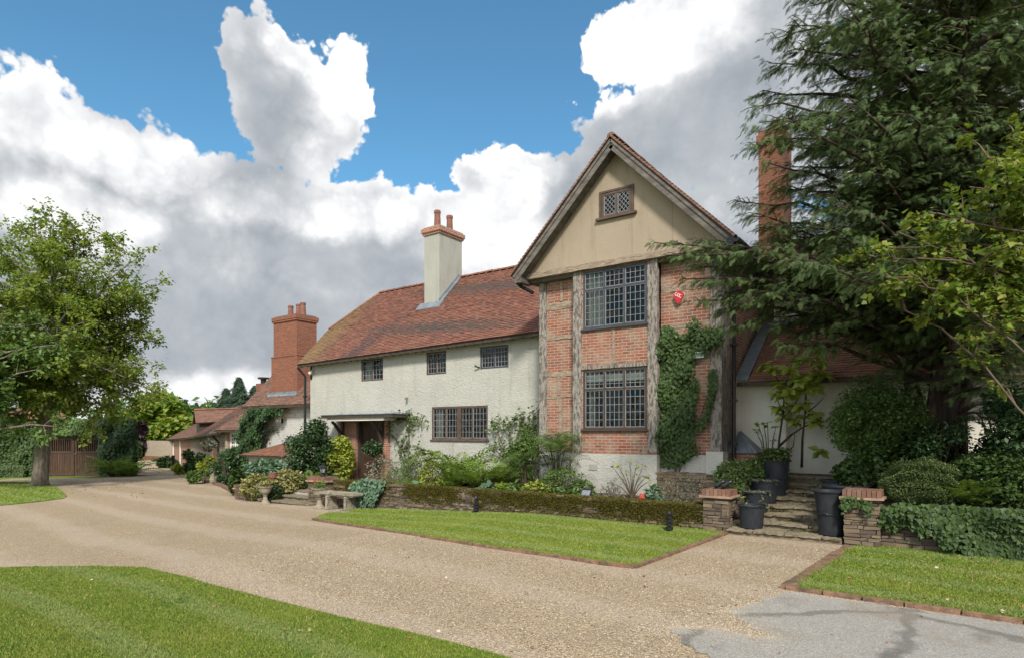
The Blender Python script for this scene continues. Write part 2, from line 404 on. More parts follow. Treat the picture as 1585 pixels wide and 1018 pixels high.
def render_mat(name, col, strength, dirt, grime=.55):
    m, T = new_mat(name)
    v = T.vmath('ADD', T.obj, T.vmath('MULTIPLY', T.noise(T.obj, 1.4, 3, .5, 0, 'Color'), (.5, .5, .5)))
    v2 = T.vmath('MULTIPLY', v, (1.0, 1.0, 1.5))
    h = T.math('ADD', T.noise(v2, 8.5, 4, .6, 1.2), T.math('MULTIPLY', T.noise(v2, 26, 3, .6), .35))
    c = T.mix(T.ss(T.noise(T.obj, 1.1, 6, .65), .3, .75), tuple(x * .92 for x in col), tuple(min(1, x * 1.04) for x in col))
    st = T.noise(T.vmath('MULTIPLY', T.obj, (3.0, 3.0, .35)), 1.2, 6, .65)
    c = T.mix(T.ss(st, .52, .8, 0, dirt), c, (col[0] * .52, col[1] * .50, col[2] * .44))
    s2 = T.noise(T.vmath('MULTIPLY', T.obj, (9.0, 9.0, .22)), 1.0, 5, .6)
    c = T.mix(T.ss(s2, .60, .76, 0, dirt * .7), c, (col[0] * .45, col[1] * .43, col[2] * .36))
    sz = T.node('ShaderNodeSeparateXYZ'); T.l.new(T.obj, sz.inputs[0])
    gr = T.ss(T.math('ADD', sz.outputs[2], T.math('MULTIPLY', T.noise(T.obj, 2.4, 5, .65), -1.3)), -.5, .45, grime, 0)
    c = T.mix(gr, c, (col[0] * .42, col[1] * .44, col[2] * .34))
    fin(T, c, .9, T.bump(h, strength, .055), .2); M[name] = m
render_mat('render_white', (.415, .403, .357), .62, .5)
render_mat('render_cream', (.31, .252, .182), .10, .5)
render_mat('render_plinth', (.47, .455, .41), .55, .45, .2)
render_mat('render_chimney', (.34, .335, .29), .12, .7)
render_mat('render_side', (.70, .665, .57), .25, .45)
island_mat('tile_red', [(0.160, 0.061, 0.041), (0.204, 0.080, 0.050), (0.173, 0.069, 0.047), (0.134, 0.056, 0.041), (0.233, 0.104, 0.065), (0.108, 0.050, 0.042)], .8, stain='soot', noise_amt=.22)
island_mat('tile_brown', [(0.158, 0.079, 0.054), (0.195, 0.098, 0.065), (0.135, 0.070, 0.049), (0.228, 0.121, 0.084), (0.112, 0.060, 0.045)], .85, noise_amt=.4)
island_mat('tile_orange', [(.23, .10, .06), (.19, .08, .05), (.26, .12, .075), (.15, .065, .045)], .85, noise_amt=.35)
island_mat('stone_rubble', [(.12, .09, .065), (.18, .135, .09), (.09, .07, .055), (.15, .10, .06), (.24, .19, .13), (.11, .085, .06)], .9, .8, 45, .45, .15, 'none')
island_mat('brick_loose', [(.16, .075, .05), (.21, .105, .07), (.14, .07, .05), (.20, .135, .095)], .85, .5, 60, .3, .2)
plain_mat('timber_grey', (.28, .25, .215), .85, 7, .4, .9, 30, .02, (6, 6, 1.6), dark=(.085, .07, .058), dthr=(.48, .58), damt=.85, dscale=3.0)
plain_mat('timber_rail', (.29, .225, .165), .88, 7, .4, .9, 22, .02, (.8, 1, 6), dark=(.14, .10, .08), dthr=(.5, .66), damt=.7, dscale=4.0)
plain_mat('timber_barge', (.125, .11, .095), .8, 3, .35, .7, 18, .015, (1, 1, 3), dark=(.07, .06, .055), dthr=(.52, .68), damt=.8, dscale=2.5)
plain_mat('timber_dark', (.055, .040, .032), .6, 5, .3, .4, 30, .006, (3, 3, .5))
plain_mat('timber_frame', (.085, .055, .042), .6, 5, .3, .4, 30, .006)
plain_mat('metal_frame', (.05, .055, .065), .45, 5, .3, .2, 60, .004)
plain_mat('door_wood', (.060, .032, .022), .45, 3, .4, .4, 20, .006, (8, 8, .5))
plain_mat('gate_wood', (.075, .040, .024), .6, 3, .5, .7, 18, .01, (9, 9, .5), dark=(.025, .02, .018), dthr=(.45, .7), damt=.8)
plain_mat('black_metal', (.018, .018, .020), .35, 5, .2, .1)
plain_mat('black_plastic', (.022, .025, .030), .42, 7, .3, .15, 50, .004, dark=(.07, .065, .055), dthr=(.55, .8), damt=.5)
plain_mat('lead', (.16, .18, .20), .5, 4, .25, .2, 20, .006)
plain_mat('lead_came', (.25, .25, .245), .6, 6, .2, .1)
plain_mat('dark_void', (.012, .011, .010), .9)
plain_mat('curtain', (.40, .41, .38), .9, 3, .15)
plain_mat('blind', (.62, .62, .58), .9, 3, .1)
plain_mat('stone_cast', (.26, .225, .17), .9, 5, .35, .7, 35, .012, dark=(.10, .09, .06), dthr=(.48, .68), damt=.75, dscale=4)
plain_mat('stone_step', (.24, .195, .135), .92, 5, .4, .9, 26, .02, dark=(.07, .065, .035), dthr=(.42, .62), damt=.8, dscale=5)
plain_mat('mortar_core', (.10, .08, .06), .95, 10, .4, .8, 30, .02)
plain_mat('terracotta', (.19, .085, .06), .8, 6, .25, .3, 40, dark=(.12, .09, .07), damt=.5)
plain_mat('coping_tile', (.30, .20, .14), .85, 6, .25, .4, 40, dark=(.15, .12, .09), damt=.5)
plain_mat('kerb_brick', (.20, .115, .075), .9, 8, .4, .8, 30, .02, dark=(.07, .06, .035), dthr=(.45, .65), damt=.7, dscale=5)
plain_mat('soil', (.085, .062, .045), .95, 12, .4, 1, 25, .04)
island_mat('pebble', [(.18, .13, .08), (.36, .27, .17), (.48, .38, .25), (.30, .24, .17), (.60, .53, .42), (.24, .18, .13)], .85, noise_amt=.1)
plain_mat('bark_grey', (.21, .175, .135), .9, 5, .45, 1.0, 14, .05, (3, 3, .6), dark=(.05, .045, .03), dthr=(.45, .65), damt=.7, dscale=3)
plain_mat('bark_yew', (.065, .042, .032), .9, 5, .45, 1.0, 12, .05, (3, 3, .5), dark=(.035, .028, .022), dthr=(.45, .62), damt=.8, dscale=3)
plain_mat('twig', (.09, .065, .045), .85, 6, .3)
plain_mat('white_paint', (.72, .71, .67), .5, 5, .06, .05)
plain_mat('red_plastic', (.42, .02, .03), .35, 5, .15, .05)
plain_mat('pale_plastic', (.42, .44, .40), .5, 5, .1, .05)
plain_mat('concrete', (.36, .33, .29), .9, 6, .2, .4, 40)
plain_mat('flower_red', (.40, .045, .03), .6)

leaf_mat('leaf_walnut', [(0.110, 0.171, 0.028), (0.167, 0.240, 0.041), (0.232, 0.316, 0.057), (0.309, 0.304, 0.057), (0.096, 0.152, 0.028)], .45)
leaf_mat('leaf_lime_bough', [(0.090, 0.150, 0.024), (0.138, 0.210, 0.030), (0.186, 0.252, 0.040), (0.300, 0.282, 0.054), (0.108, 0.156, 0.036)], .4)
leaf_mat('leaf_lime', [(0.112, 0.181, 0.025), (0.163, 0.250, 0.033), (0.225, 0.300, 0.044), (0.338, 0.312, 0.056)], .4)
leaf_mat('leaf_yew', [(0.057, 0.086, 0.030), (0.087, 0.131, 0.045), (0.121, 0.175, 0.059), (0.068, 0.102, 0.038)], .15, .65, .2)
leaf_mat('leaf_dark', [(0.029, 0.058, 0.023), (0.046, 0.085, 0.029), (0.065, 0.117, 0.039), (0.023, 0.046, 0.019)], .15, .42, .3)
leaf_mat('leaf_ivy', [(0.031, 0.057, 0.017), (0.050, 0.089, 0.023), (0.074, 0.123, 0.028), (0.036, 0.063, 0.020)], .2, .5, .22)
leaf_mat('leaf_mid', [(0.068, 0.121, 0.030), (0.101, 0.169, 0.041), (0.149, 0.216, 0.054), (0.088, 0.149, 0.034)], .3)
leaf_mat('leaf_blue', [(0.081, 0.149, 0.086), (0.115, 0.196, 0.115), (0.172, 0.265, 0.172), (0.069, 0.127, 0.069)], .25)
leaf_mat('leaf_variegated', [(0.160, 0.180, 0.050), (0.340, 0.300, 0.120), (0.420, 0.380, 0.160), (0.100, 0.130, 0.040), (0.360, 0.220, 0.100)], .25)
leaf_mat('leaf_rhodo', [(.22, .29, .05), (.32, .38, .06), (.40, .42, .08), (.26, .33, .06)], .4)
leaf_mat('leaf_yellow', [(0.192, 0.252, 0.036), (0.312, 0.360, 0.048), (0.384, 0.396, 0.060), (0.120, 0.180, 0.030)], .35)
leaf_mat('leaf_box', [(0.054, 0.088, 0.027), (0.081, 0.121, 0.035), (0.108, 0.155, 0.047)], .2)
leaf_mat('leaf_ball', [(.075, .11, .035), (.10, .14, .045), (.13, .17, .055)], .2)
leaf_mat('leaf_fern', [(0.096, 0.168, 0.030), (0.144, 0.228, 0.042), (0.204, 0.288, 0.060), (0.240, 0.240, 0.072)], .35)
leaf_mat('leaf_grey', [(0.160, 0.170, 0.120), (0.220, 0.220, 0.160), (0.110, 0.120, 0.080), (0.200, 0.160, 0.110)], .2)
leaf_mat('leaf_purple', [(0.030, 0.015, 0.020), (0.050, 0.025, 0.030)], .15)
leaf_mat('leaf_conifer', [(0.034, 0.062, 0.036), (0.048, 0.084, 0.048), (0.066, 0.108, 0.060)], .1, .6)
leaf_mat('moss', [(.075, .070, .015), (.115, .10, .018), (.055, .05, .016), (.15, .135, .025), (.06, .045, .02)], .1, .9, .1)
leaf_mat('fallen_leaf', [(.30, .12, .04), (.22, .09, .04), (.40, .25, .10), (.55, .50, .40)], .1, .8)

def glass_mat():
    m, T = new_mat('glass')
    tr = T.node('ShaderNodeBsdfTransparent'); tr.inputs[0].default_value = (.62, .66, .64, 1)
    gl = T.node('ShaderNodeBsdfGlossy'); gl.inputs['Roughness'].default_value = .03; gl.inputs[0].default_value = (.9, .95, 1, 1)
    # every quarry of old glass sits at its own slight tilt
    sn = T.node('ShaderNodeVectorMath', operation='SNAP'); T.l.new(T.obj, sn.inputs[0]); sn.inputs[1].default_value = (.125, 5, .165)
    wn = T.node('ShaderNodeTexWhiteNoise'); T.l.new(sn.outputs[0], wn.inputs['Vector'])
    tilt = T.vmath('MULTIPLY', T.vmath('SUBTRACT', wn.outputs['Color'], (.5, .5, .5)), (.16, 0, .16))
    T.l.new(T.vmath('NORMALIZE', T.vmath('ADD', T.bump(T.noise(T.obj, 9, 2), .35, .02), tilt)), gl.inputs['Normal'])
    fr = T.node('ShaderNodeFresnel'); fr.inputs[0].default_value = 1.5
    mx = T.node('ShaderNodeMixShader'); T.l.new(T.math('ADD', T.math('MULTIPLY', fr.outputs[0], .62), .004), mx.inputs[0])
    T.l.new(tr.outputs[0], mx.inputs[1]); T.l.new(gl.outputs[0], mx.inputs[2]); T.l.new(mx.outputs[0], T.o.inputs[0]); M['glass'] = m
glass_mat()

def gravel_mat():
    m, T = new_mat('gravel')
    vo = T.node('ShaderNodeTexVoronoi'); T.l.new(T.obj, vo.inputs['Vector']); vo.inputs['Scale'].default_value = 58
    hs = T.node('ShaderNodeSeparateColor'); T.l.new(vo.outputs['Color'], hs.inputs[0])
    c = T.ramp(hs.outputs[0], [(0, (.17, .12, .07)), (.2, (.34, .245, .145)), (.4, (.44, .33, .20)), (.6, (.29, .225, .15)), (.8, (.50, .40, .27)), (.93, (.20, .15, .11)), (1, (.66, .58, .44))])
    big = T.noise(T.obj, .35, 5, .6); mid = T.noise(T.obj, 1.6, 5, .65)
    sp = T.node('ShaderNodeSeparateXYZ'); T.l.new(T.obj, sp.inputs[0])
    c = T.mix(T.ss(mid, .45, .72, 0, .30), c, (.24, .185, .13))
    # worn wheel tracks where fine pinkish stone shows, running along the drive
    tr = T.math('SINE', T.math('MULTIPLY', T.math('ADD', T.math('ADD', sp.outputs[1], T.math('MULTIPLY', sp.outputs[0], .12)), T.math('MULTIPLY', big, 1.1)), 3.3))
    c = T.mix(T.ss(tr, .0, .95, 0, .34), c, (.48, .39, .31))
    c = T.mix(T.ss(tr, -.95, -.5, .14, 0), c, (.27, .21, .14))
    dust = T.ss(T.noise(T.obj, .8, 6, .7), .62, .72, 0, .35)
    c = T.mix(dust, c, (.36, .32, .27))
    h = T.math('SUBTRACT', 1, T.math('MULTIPLY', vo.outputs['Distance'], 1.4))
    h = T.math('ADD', h, T.math('MULTIPLY', hs.outputs[1], .6))
    hb = T.bump(T.noise(T.obj, 2.5, 5, .6), .35, .05)
    fin(T, c, .9, T.bump(h, .9, .012, hb), .2); M['gravel'] = m
gravel_mat()
def asphalt_mat():
    m, T = new_mat('asphalt')
    vo = T.node('ShaderNodeTexVoronoi'); T.l.new(T.obj, vo.inputs['Vector']); vo.inputs['Scale'].default_value = 110
    hs = T.node('ShaderNodeSeparateColor'); T.l.new(vo.outputs['Color'], hs.inputs[0])
    c = T.ramp(hs.outputs[0], [(0, (.19, .178, .158)), (.5, (.25, .235, .21)), (1, (.37, .345, .31))])
    c = T.mix(T.ss(T.noise(T.obj, 1.1, 7, .68, .4), .56, .70, 0, .65), c, (.12, .112, .10))
    c = T.mix(T.ss(T.noise(T.obj, 30, 3, .7), .60, .72, 0, .6), c, (.30, .24, .18))
    # tarred joints of old repairs and earth washed over the surface
    wv = T.vmath('ADD', T.obj, T.vmath('MULTIPLY', T.noise(T.obj, 2.2, 4, .6, 0, 'Color'), (.5, .5, 0))); v2 = T.node('ShaderNodeTexVoronoi', feature='DISTANCE_TO_EDGE'); T.l.new(wv, v2.inputs['Vector']); v2.inputs['Scale'].default_value = .38
    c = T.mix(T.ss(v2.outputs['Distance'], .008, .035, .65, 0), c, (.09, .085, .075))
    c = T.mix(T.ss(T.noise(T.obj, .9, 6, .7), .5, .66, 0, .5), c, (.20, .165, .12))
    fin(T, c, .85, T.bump(hs.outputs[1], .5, .006), .3); M['asphalt'] = m
asphalt_mat()
def grass_mat():
    m, T = new_mat('grass')
    g = T.node('ShaderNodeNewGeometry').outputs['Random Per Island']
    c = T.ramp(g, [(0, (0.086, 0.151, 0.014)), (.35, (0.128, 0.201, 0.020)), (.7, (0.170, 0.235, 0.027)), (.9, (0.231, 0.252, 0.049)), (1, (0.413, 0.335, 0.158))])
    n = T.noise(T.obj, .75, 5, .62)
    c = T.mix(T.ss(n, .46, .66, 0, .5), c, (.24, .26, .045))
    # mowing bands bend the blades one way or the other: slightly bluer and paler in alternate strips
    c = T.mix(T.ss(T.noise(T.obj, 4.5, 4, .6), .60, .72, 0, .45), c, (.19, .165, .06))
    sp = T.node('ShaderNodeSeparateXYZ'); T.l.new(T.obj, sp.inputs[0])
    s = T.math('SINE', T.math('MULTIPLY', T.math('ADD', T.math('MULTIPLY', sp.outputs[1], 1.0), T.math('MULTIPLY', sp.outputs[0], .03)), 6.2))
    c = T.mix(T.ss(s, .1, 1.0, 0, .30), c, (.27, .32, .14))
    c = T.mix(T.ss(T.noise(T.obj, 1.9, 6, .7), .56, .68, 0, .5), c, (.055, .13, .02))
    c = T.mix(T.ss(T.noise(T.obj, 2.6, 5, .7), .66, .76, 0, .6), c, (.27, .23, .10))
    fin(T, c, .6, T.bump(T.noise(T.obj, 90, 3), .8, .02), .25)
    M['grass'] = m
grass_mat()

# ------------------------------------------------------------------ ground
def strip_ground():
    mb = MB(); xs = [-600, -80, -60, -46, -32, -26, -20, -17, -14, -11, -8, 30, 600]; ys = [-60, -10, 30, 90, 700]
    for i in range(len(xs) - 1):
        for j in range(len(ys) - 1):
            mb.quad((xs[i], ys[j], gz(xs[i]) - .02), (xs[i + 1], ys[j], gz(xs[i + 1]) - .02), (xs[i + 1], ys[j + 1], gz(xs[i + 1]) - .02), (xs[i], ys[j + 1], gz(xs[i]) - .02))
    tag(mb.build('ground', M['grass']), kind='structure')
strip_ground()
GCUT = [-80, -60, -32, -20, -14, -8]
def sheet(name, pts, mat, dz, kind='structure', jag=0.0, step=.25, label=None):
    """a polygon laid over the ground: cut into strips wherever the ground bends"""
    P = []
    n = len(pts)
    for i in range(n):
        a = Vector(pts[i][:2]); b = Vector(pts[(i + 1) % n][:2]); L = (b - a).length; k = max(1, int(L / step)) if jag else max(1, int(L / 4))
        k = min(k, 200)
        for q in range(k):
            p = a.lerp(b, q / k)
            if jag and q: p += Vector((rnd.uniform(-jag, jag), rnd.uniform(-jag, jag)))
            P.append(p)
    import bmesh
    bm = bmesh.new(); vs = [bm.verts.new((p.x, p.y, 0)) for p in P]; bm.faces.new(vs)
    for x in GCUT:
        bmesh.ops.bisect_plane(bm, geom=bm.verts[:] + bm.edges[:] + bm.faces[:], plane_co=(x, 0, 0), plane_no=(1, 0, 0))
    bmesh.ops.triangulate(bm, faces=bm.faces[:])
    for v in bm.verts: v.co.z = gz(v.co.x) + dz
    bm.normal_update()
    for f in bm.faces:
        if f.normal.z < 0: f.normal_flip()
    me = bpy.data.meshes.new(name); bm.to_mesh(me); bm.free(); me.materials.append(mat)
    o = bpy.data.objects.new(name, me); COL.objects.link(o); tag(o, kind=kind, label=label); return o
def inpoly(P, poly):
    x, y = P[:, 0], P[:, 1]; c = np.zeros(len(P), bool); n = len(poly); j = n - 1
    for i in range(n):
        xi, yi = poly[i][0], poly[i][1]; xj, yj = poly[j][0], poly[j][1]
        with np.errstate(divide='ignore', invalid='ignore'):
            k = ((yi > y) != (yj > y)) & (x < (xj - xi) * (y - yi) / (yj - yi + 1e-12) + xi)
        c ^= k; j = i
    return c
def blades(name, poly, dens, h, zoff=.0, near=None, wide=1.0, label=None):
    poly = [(p[0], p[1]) for p in poly]; A = np.array(poly); lo = A.min(0); hi = A.max(0)
    if near is not None:
        lo = np.maximum(lo, near[0]); hi = np.minimum(hi, near[1])
    area = np.prod(hi - lo); n = int(area * dens)
    P = rng.uniform(lo, hi, (n, 2)); P = P[inpoly(P, poly)]
    d = np.hypot(P[:, 0], P[:, 1]); keep = rng.random(len(P)) < np.clip(7.0 / d, .25, 1) ** 1.2; P = P[keep]; d = d[keep]
    # only where the photographed side can see it
    rr = P[:, 0] * CA + P[:, 1] * SA; ff = -P[:, 0] * SA + P[:, 1] * CA
    k = (ff > 2) & (np.abs(rr / np.maximum(ff, .1)) < 1.1); P = P[k]; d = d[k]
    n = len(P); z = np.interp(P[:, 0], GX, GZ) + zoff
    D = np.stack([rng.normal(0, .5, n), rng.normal(0, .5, n), np.ones(n)], 1)
    U = np.stack([rng.normal(size=n), rng.normal(size=n), rng.normal(0, .1, n)], 1)
    wdt = np.clip(d / 7, 1, 3) * .06 * wide
    S = np.stack([h * rng.uniform(.6, 1.3, n), wdt * rng.uniform(.7, 1.3, n), np.ones(n)], 1)
    V, F = bake(BLADE[0], BLADE[1], np.stack([P[:, 0], P[:, 1], z], 1), D, U, S)
    o = np_mesh(name, V, F, M['grass']); tag(o, label, 'grass', kind='stuff'); return o

drive = [gp(-60, 1100), gp(-250, 790), gp(-150, 760), gp(-40, 745), gp(20, 740), gp(75, 739), gp(160, 738), gp(212, 730), gp(222, 720), gp(212, 714), gp(206, 712), gp(232, 711), gp(262, 717),
         gp(300, 738), gp(345, 752), gp(372, 768), gp(420, 768), gp(540, 762), Vector((-13.9, 12.2, 0)), Vector((-3.3, 12.2, 0)), Vector((-1.2, 12.0, 0)), Vector((2, 12, 0)), Vector((14, 8, 0)), Vector((14, -4, 0)), Vector((-6, -6, 0)), Vector((-16, -3, 0))]
sheet('gravel_drive', drive, M['gravel'], .0)
def curve_pts(px): return [gp(*p) for p in px]
lawn_near = curve_pts([(-400, 884), (-120, 881), (0, 880), (60, 878.5), (150, 878), (225, 880), (262, 889), (320, 905), (400, 925), (480, 945), (560, 965), (650, 985), (730, 1005), (790, 1022), (900, 1065)]) + [Vector((-4.6, 2.2, 0)), Vector((-14, -4, 0)), Vector((-22, 0, 0))]
lawn_mid = curve_pts([(484, 804), (500, 796), (530, 790), (560, 787)]) + [Vector((-13.2, 12.05, 0)), Vector((-3.72, 12.05, 0)), gp(1127, 826), gp(1055, 852), gp(982, 879), gp(930, 873), gp(860, 862), gp(760, 848), gp(660, 832), gp(560, 816), gp(505, 808)]
lawn_right = curve_pts([(1312, 848), (1216, 912), (1400, 938), (1585, 965), (1750, 990)]) + [Vector((9, 9.2, 0)), Vector((7, 12.05, 0)), Vector((-1.1, 12.05, 0))]
lawn_tree = curve_pts([(-500, 786), (-200, 786), (0, 782), (60, 776), (98, 771), (103, 768), (97, 760), (85, 752), (70, 748), (40, 746), (0, 745), (-300, 745)])
lawn_far = curve_pts([(205, 712), (232, 711), (250, 710), (262, 708), (230, 704), (200, 704)])
for nm, pl, d_, hh in (('lawn_near_drive', lawn_near, 16000, .022), ('lawn_by_wall', lawn_mid, 9000, .022), ('lawn_by_piers', lawn_right, 11000, .022), ('lawn_under_tree', lawn_tree, 1500, .035)):
    sheet(nm, pl, M['grass'], .018)
    blades('grass', pl, d_, hh * 1.25, .015, near=((-18, -2), (9, 16)) if d_ > 2000 else ((-46, 4), (-16, 20)), label={'lawn_near_drive': 'mown striped grass of the big lawn in front of the drive', 'lawn_by_wall': 'mown grass of the lawn below the mossy stone wall', 'lawn_by_piers': 'mown grass beside the asphalt below the ivy wall', 'lawn_under_tree': 'mown grass round the foot of the walnut tree'}[nm])
sheet('lawn_far', lawn_far, M['grass'], .018)
asph = curve_pts([(1034, 972), (1060, 970), (1120, 975), (1160, 985), (1200, 987), (1140, 955), (1128, 944), (1160, 935), (1216, 915), (1300, 926), (1400, 941), (1585, 968), (1750, 994)]) + [Vector((8, 6, 0)), Vector((6, -3, 0)), Vector((-1.5, -2, 0)), gp(1300, 1240), gp(1115, 1030), gp(1070, 1000)]
sheet('asphalt_road', asph, M['asphalt'], .006, jag=.06, step=.07)

# edging of brick kerbs
def edging(pts, w=.065, h=.04, seglen=.42, mat='kerb_brick'):
    mb = MB(); pts = [Vector((p[0], p[1], gz(p[0]))) for p in pts]
    for a, b in zip(pts[:-1], pts[1:]):
        L = (b - a).length; n = max(1, round(L / seglen))
        for i in range(n):
            p = a.lerp(b, i / n + .008); q = a.lerp(b, (i + 1) / n - .008)
            dz = rnd.uniform(-.008, .008); p.z += h / 2 - .01 + dz; q.z += h / 2 - .01 + dz + rnd.uniform(-.006, .006)
            mb.bar(p, q, w * rnd.uniform(.9, 1.1), h + .03)
    return tag(mb.build('kerb', M[mat]), kind='structure')
edging([gp(484, 804), gp(505, 808), gp(560, 816), gp(660, 832), gp(760, 848), gp(860, 862), gp(930, 873), gp(982, 879), gp(1055, 852), gp(1130, 824)])
edging([gp(1316, 845), gp(1216, 912)], .16, .03)
edging([gp(1216, 912), gp(1400, 938), gp(1585, 965), gp(1700, 983)])
edging([gp(268, 716), gp(300, 738), gp(345, 753), gp(370, 766)], .2, .1, .8)

# raised beds and terraces behind the walls
mb = MB()
mb.box(-14.9, -4.4, 12.15, 15.5, -.4, .36)
tag(mb.build('planting_bed', M['soil']), kind='structure')
mb = MB(); mb.box(-20.6, -14.95, 12.6, 15.58, -1.2, -.03); mb.box(-19, -16.2, 14.6, 15.5, -.02, .08)
tag(mb.build('terrace', M['concrete']), kind='structure')
mb = MB()
mb.box(-4.35, -3.38, 12.5, 15.4, -.3, .62)
mb.box(-1.5, 14, 12.15, 15.0, -.3, .72); mb.box(-4.3, 16, 15.02, 40, -.3, .93)
tag(mb.build('garden_bank', M['soil']), kind='structure')

# ------------------------------------------------------------------ building helpers
def tiles(mb, A, B, C, D, gauge=.10, w=.165, th=.022, jit=1.0, flare=0.0):
    """plain tiles laid on the quad A-B (eave, left to right) / D-C (top)"""
    A, B, C, D = map(Vector, (A, B, C, D)); n = max(1, round(((D - A).length + (C - B).length) / 2 / gauge))
    nv = (B - A).cross(D - A).normalized()
    if nv.z < 0: nv = -nv
    for r in range(n):
        t0 = r / n; t1 = min(1.0, (r + 1.35) / n)
        a = A.lerp(D, t0); b = B.lerp(C, t0); a1 = A.lerp(D, t1); b1 = B.lerp(C, t1)
        L = (b - a).length; k = max(1, round(L / w)); off = .5 if r % 2 else 0
        for i in range(-1, k + 1):
            s0 = (i + off) / k; s1 = (i + 1 + off) / k
            s0 = max(0, s0 + .0015 / L); s1 = min(1, s1 - .0015 / L)
            if s1 - s0 < .15 / k: continue
            l0 = th + rnd.uniform(-.004, .009) * jit; l1 = l0 + rnd.uniform(-.005, .005) * jit
            dn = (a - a1) * (rnd.uniform(-.05, .05) * jit)
            p0 = a.lerp(b, s0) + nv * l0 + dn; p1 = a.lerp(b, s1) + nv * l1 + dn
            q0 = a1.lerp(b1, s0) + nv * .004; q1 = a1.lerp(b1, s1) + nv * .004
            u0 = p0 - nv * .016; u1 = p1 - nv * .016; c = len(mb.v)
            mb.v += [tuple(p0), tuple(p1), tuple(q1), tuple(q0), tuple(u0), tuple(u1)]
            mb.f += [(c, c + 1, c + 2, c + 3), (c + 4, c + 5, c + 1, c), (c + 4, c, c + 3), (c + 1, c + 5, c + 2)]
def ridge_tiles(mb, a, b, r=.11, seg=.32):
    a = Vector(a); b = Vector(b); L = (b - a).length; n = max(1, round(L / seg)); d = (b - a).normalized()
    sd = d.cross(Vector((0, 0, 1))).normalized(); up = sd.cross(d).normalized()
    for i in range(n):
        p = a.lerp(b, i / n + .004); q = a.lerp(b, (i + 1) / n - .002); rr = r * rnd.uniform(.96, 1.05); dz = up * rnd.uniform(-.008, .008)
        ps = []; 
        for c in (p, q):
            for k in range(6):
                t = math.pi * k / 5; ps.append(tuple(c + sd * math.cos(t) * rr + up * (math.sin(t) * rr * .75 - .02) + dz))
        k0 = len(mb.v); mb.v += ps
        for k in range(5): mb.f.append((k0 + k, k0 + k + 1, k0 + 7 + k, k0 + 6 + k))
        mb.f.append(tuple(k0 + k for k in range(6))); mb.f.append(tuple(k0 + 6 + k for k in range(6))[::-1])
def deck(mb, A, B, C, D, t=.055):
    A, B, C, D = map(Vector, (A, B, C, D)); nv = (B - A).cross(D - A).normalized()
    if nv.z < 0: nv = -nv
    o = nv * -.004
    mb.prism([A + o, B + o, C + o, D + o], -nv * t)
def wall_x(mb, x0, x1, z0, z1, yf, holes=(), rev=.14, yb=None):
    """front sheet with reveals facing -Y (holes: x0,x1,z0,z1)"""
    xs = sorted({x0, x1, *[h[0] for h in holes], *[h[1] for h in holes]}); zs = sorted({z0, z1, *[h[2] for h in holes], *[h[3] for h in holes]})
    for i in range(len(xs) - 1):
        for j in range(len(zs) - 1):
            cx, cz = (xs[i] + xs[i + 1]) / 2, (zs[j] + zs[j + 1]) / 2
            if any(h[0] < cx < h[1] and h[2] < cz < h[3] for h in holes): continue
            mb.quad((xs[i], yf, zs[j]), (xs[i + 1], yf, zs[j]), (xs[i + 1], yf, zs[j + 1]), (xs[i], yf, zs[j + 1]))
    for h in holes:
        a, b, c, d = h; y2 = yf + rev
        mb.quad((a, yf, c), (a, y2, c), (a, y2, d), (a, yf, d)); mb.quad((b, y2, c), (b, yf, c), (b, yf, d), (b, y2, d))
        mb.quad((a, y2, d), (b, y2, d), (b, yf, d), (a, yf, d)); mb.quad((a, yf, c), (b, yf, c), (b, y2, c), (a, y2, c))
    if yb:
        mb.quad((x0, yb, z0), (x0, yf, z0), (x0, yf, z1), (x0, yb, z1)); mb.quad((x1, yf, z0), (x1, yb, z0), (x1, yb, z1), (x1, yf, z1))
        mb.quad((x1, yb, z0), (x0, yb, z0), (x0, yb, z1), (x1, yb, z1)); mb.quad((x0, yf, z1), (x1, yf, z1), (x1, yb, z1), (x0, yb, z1))

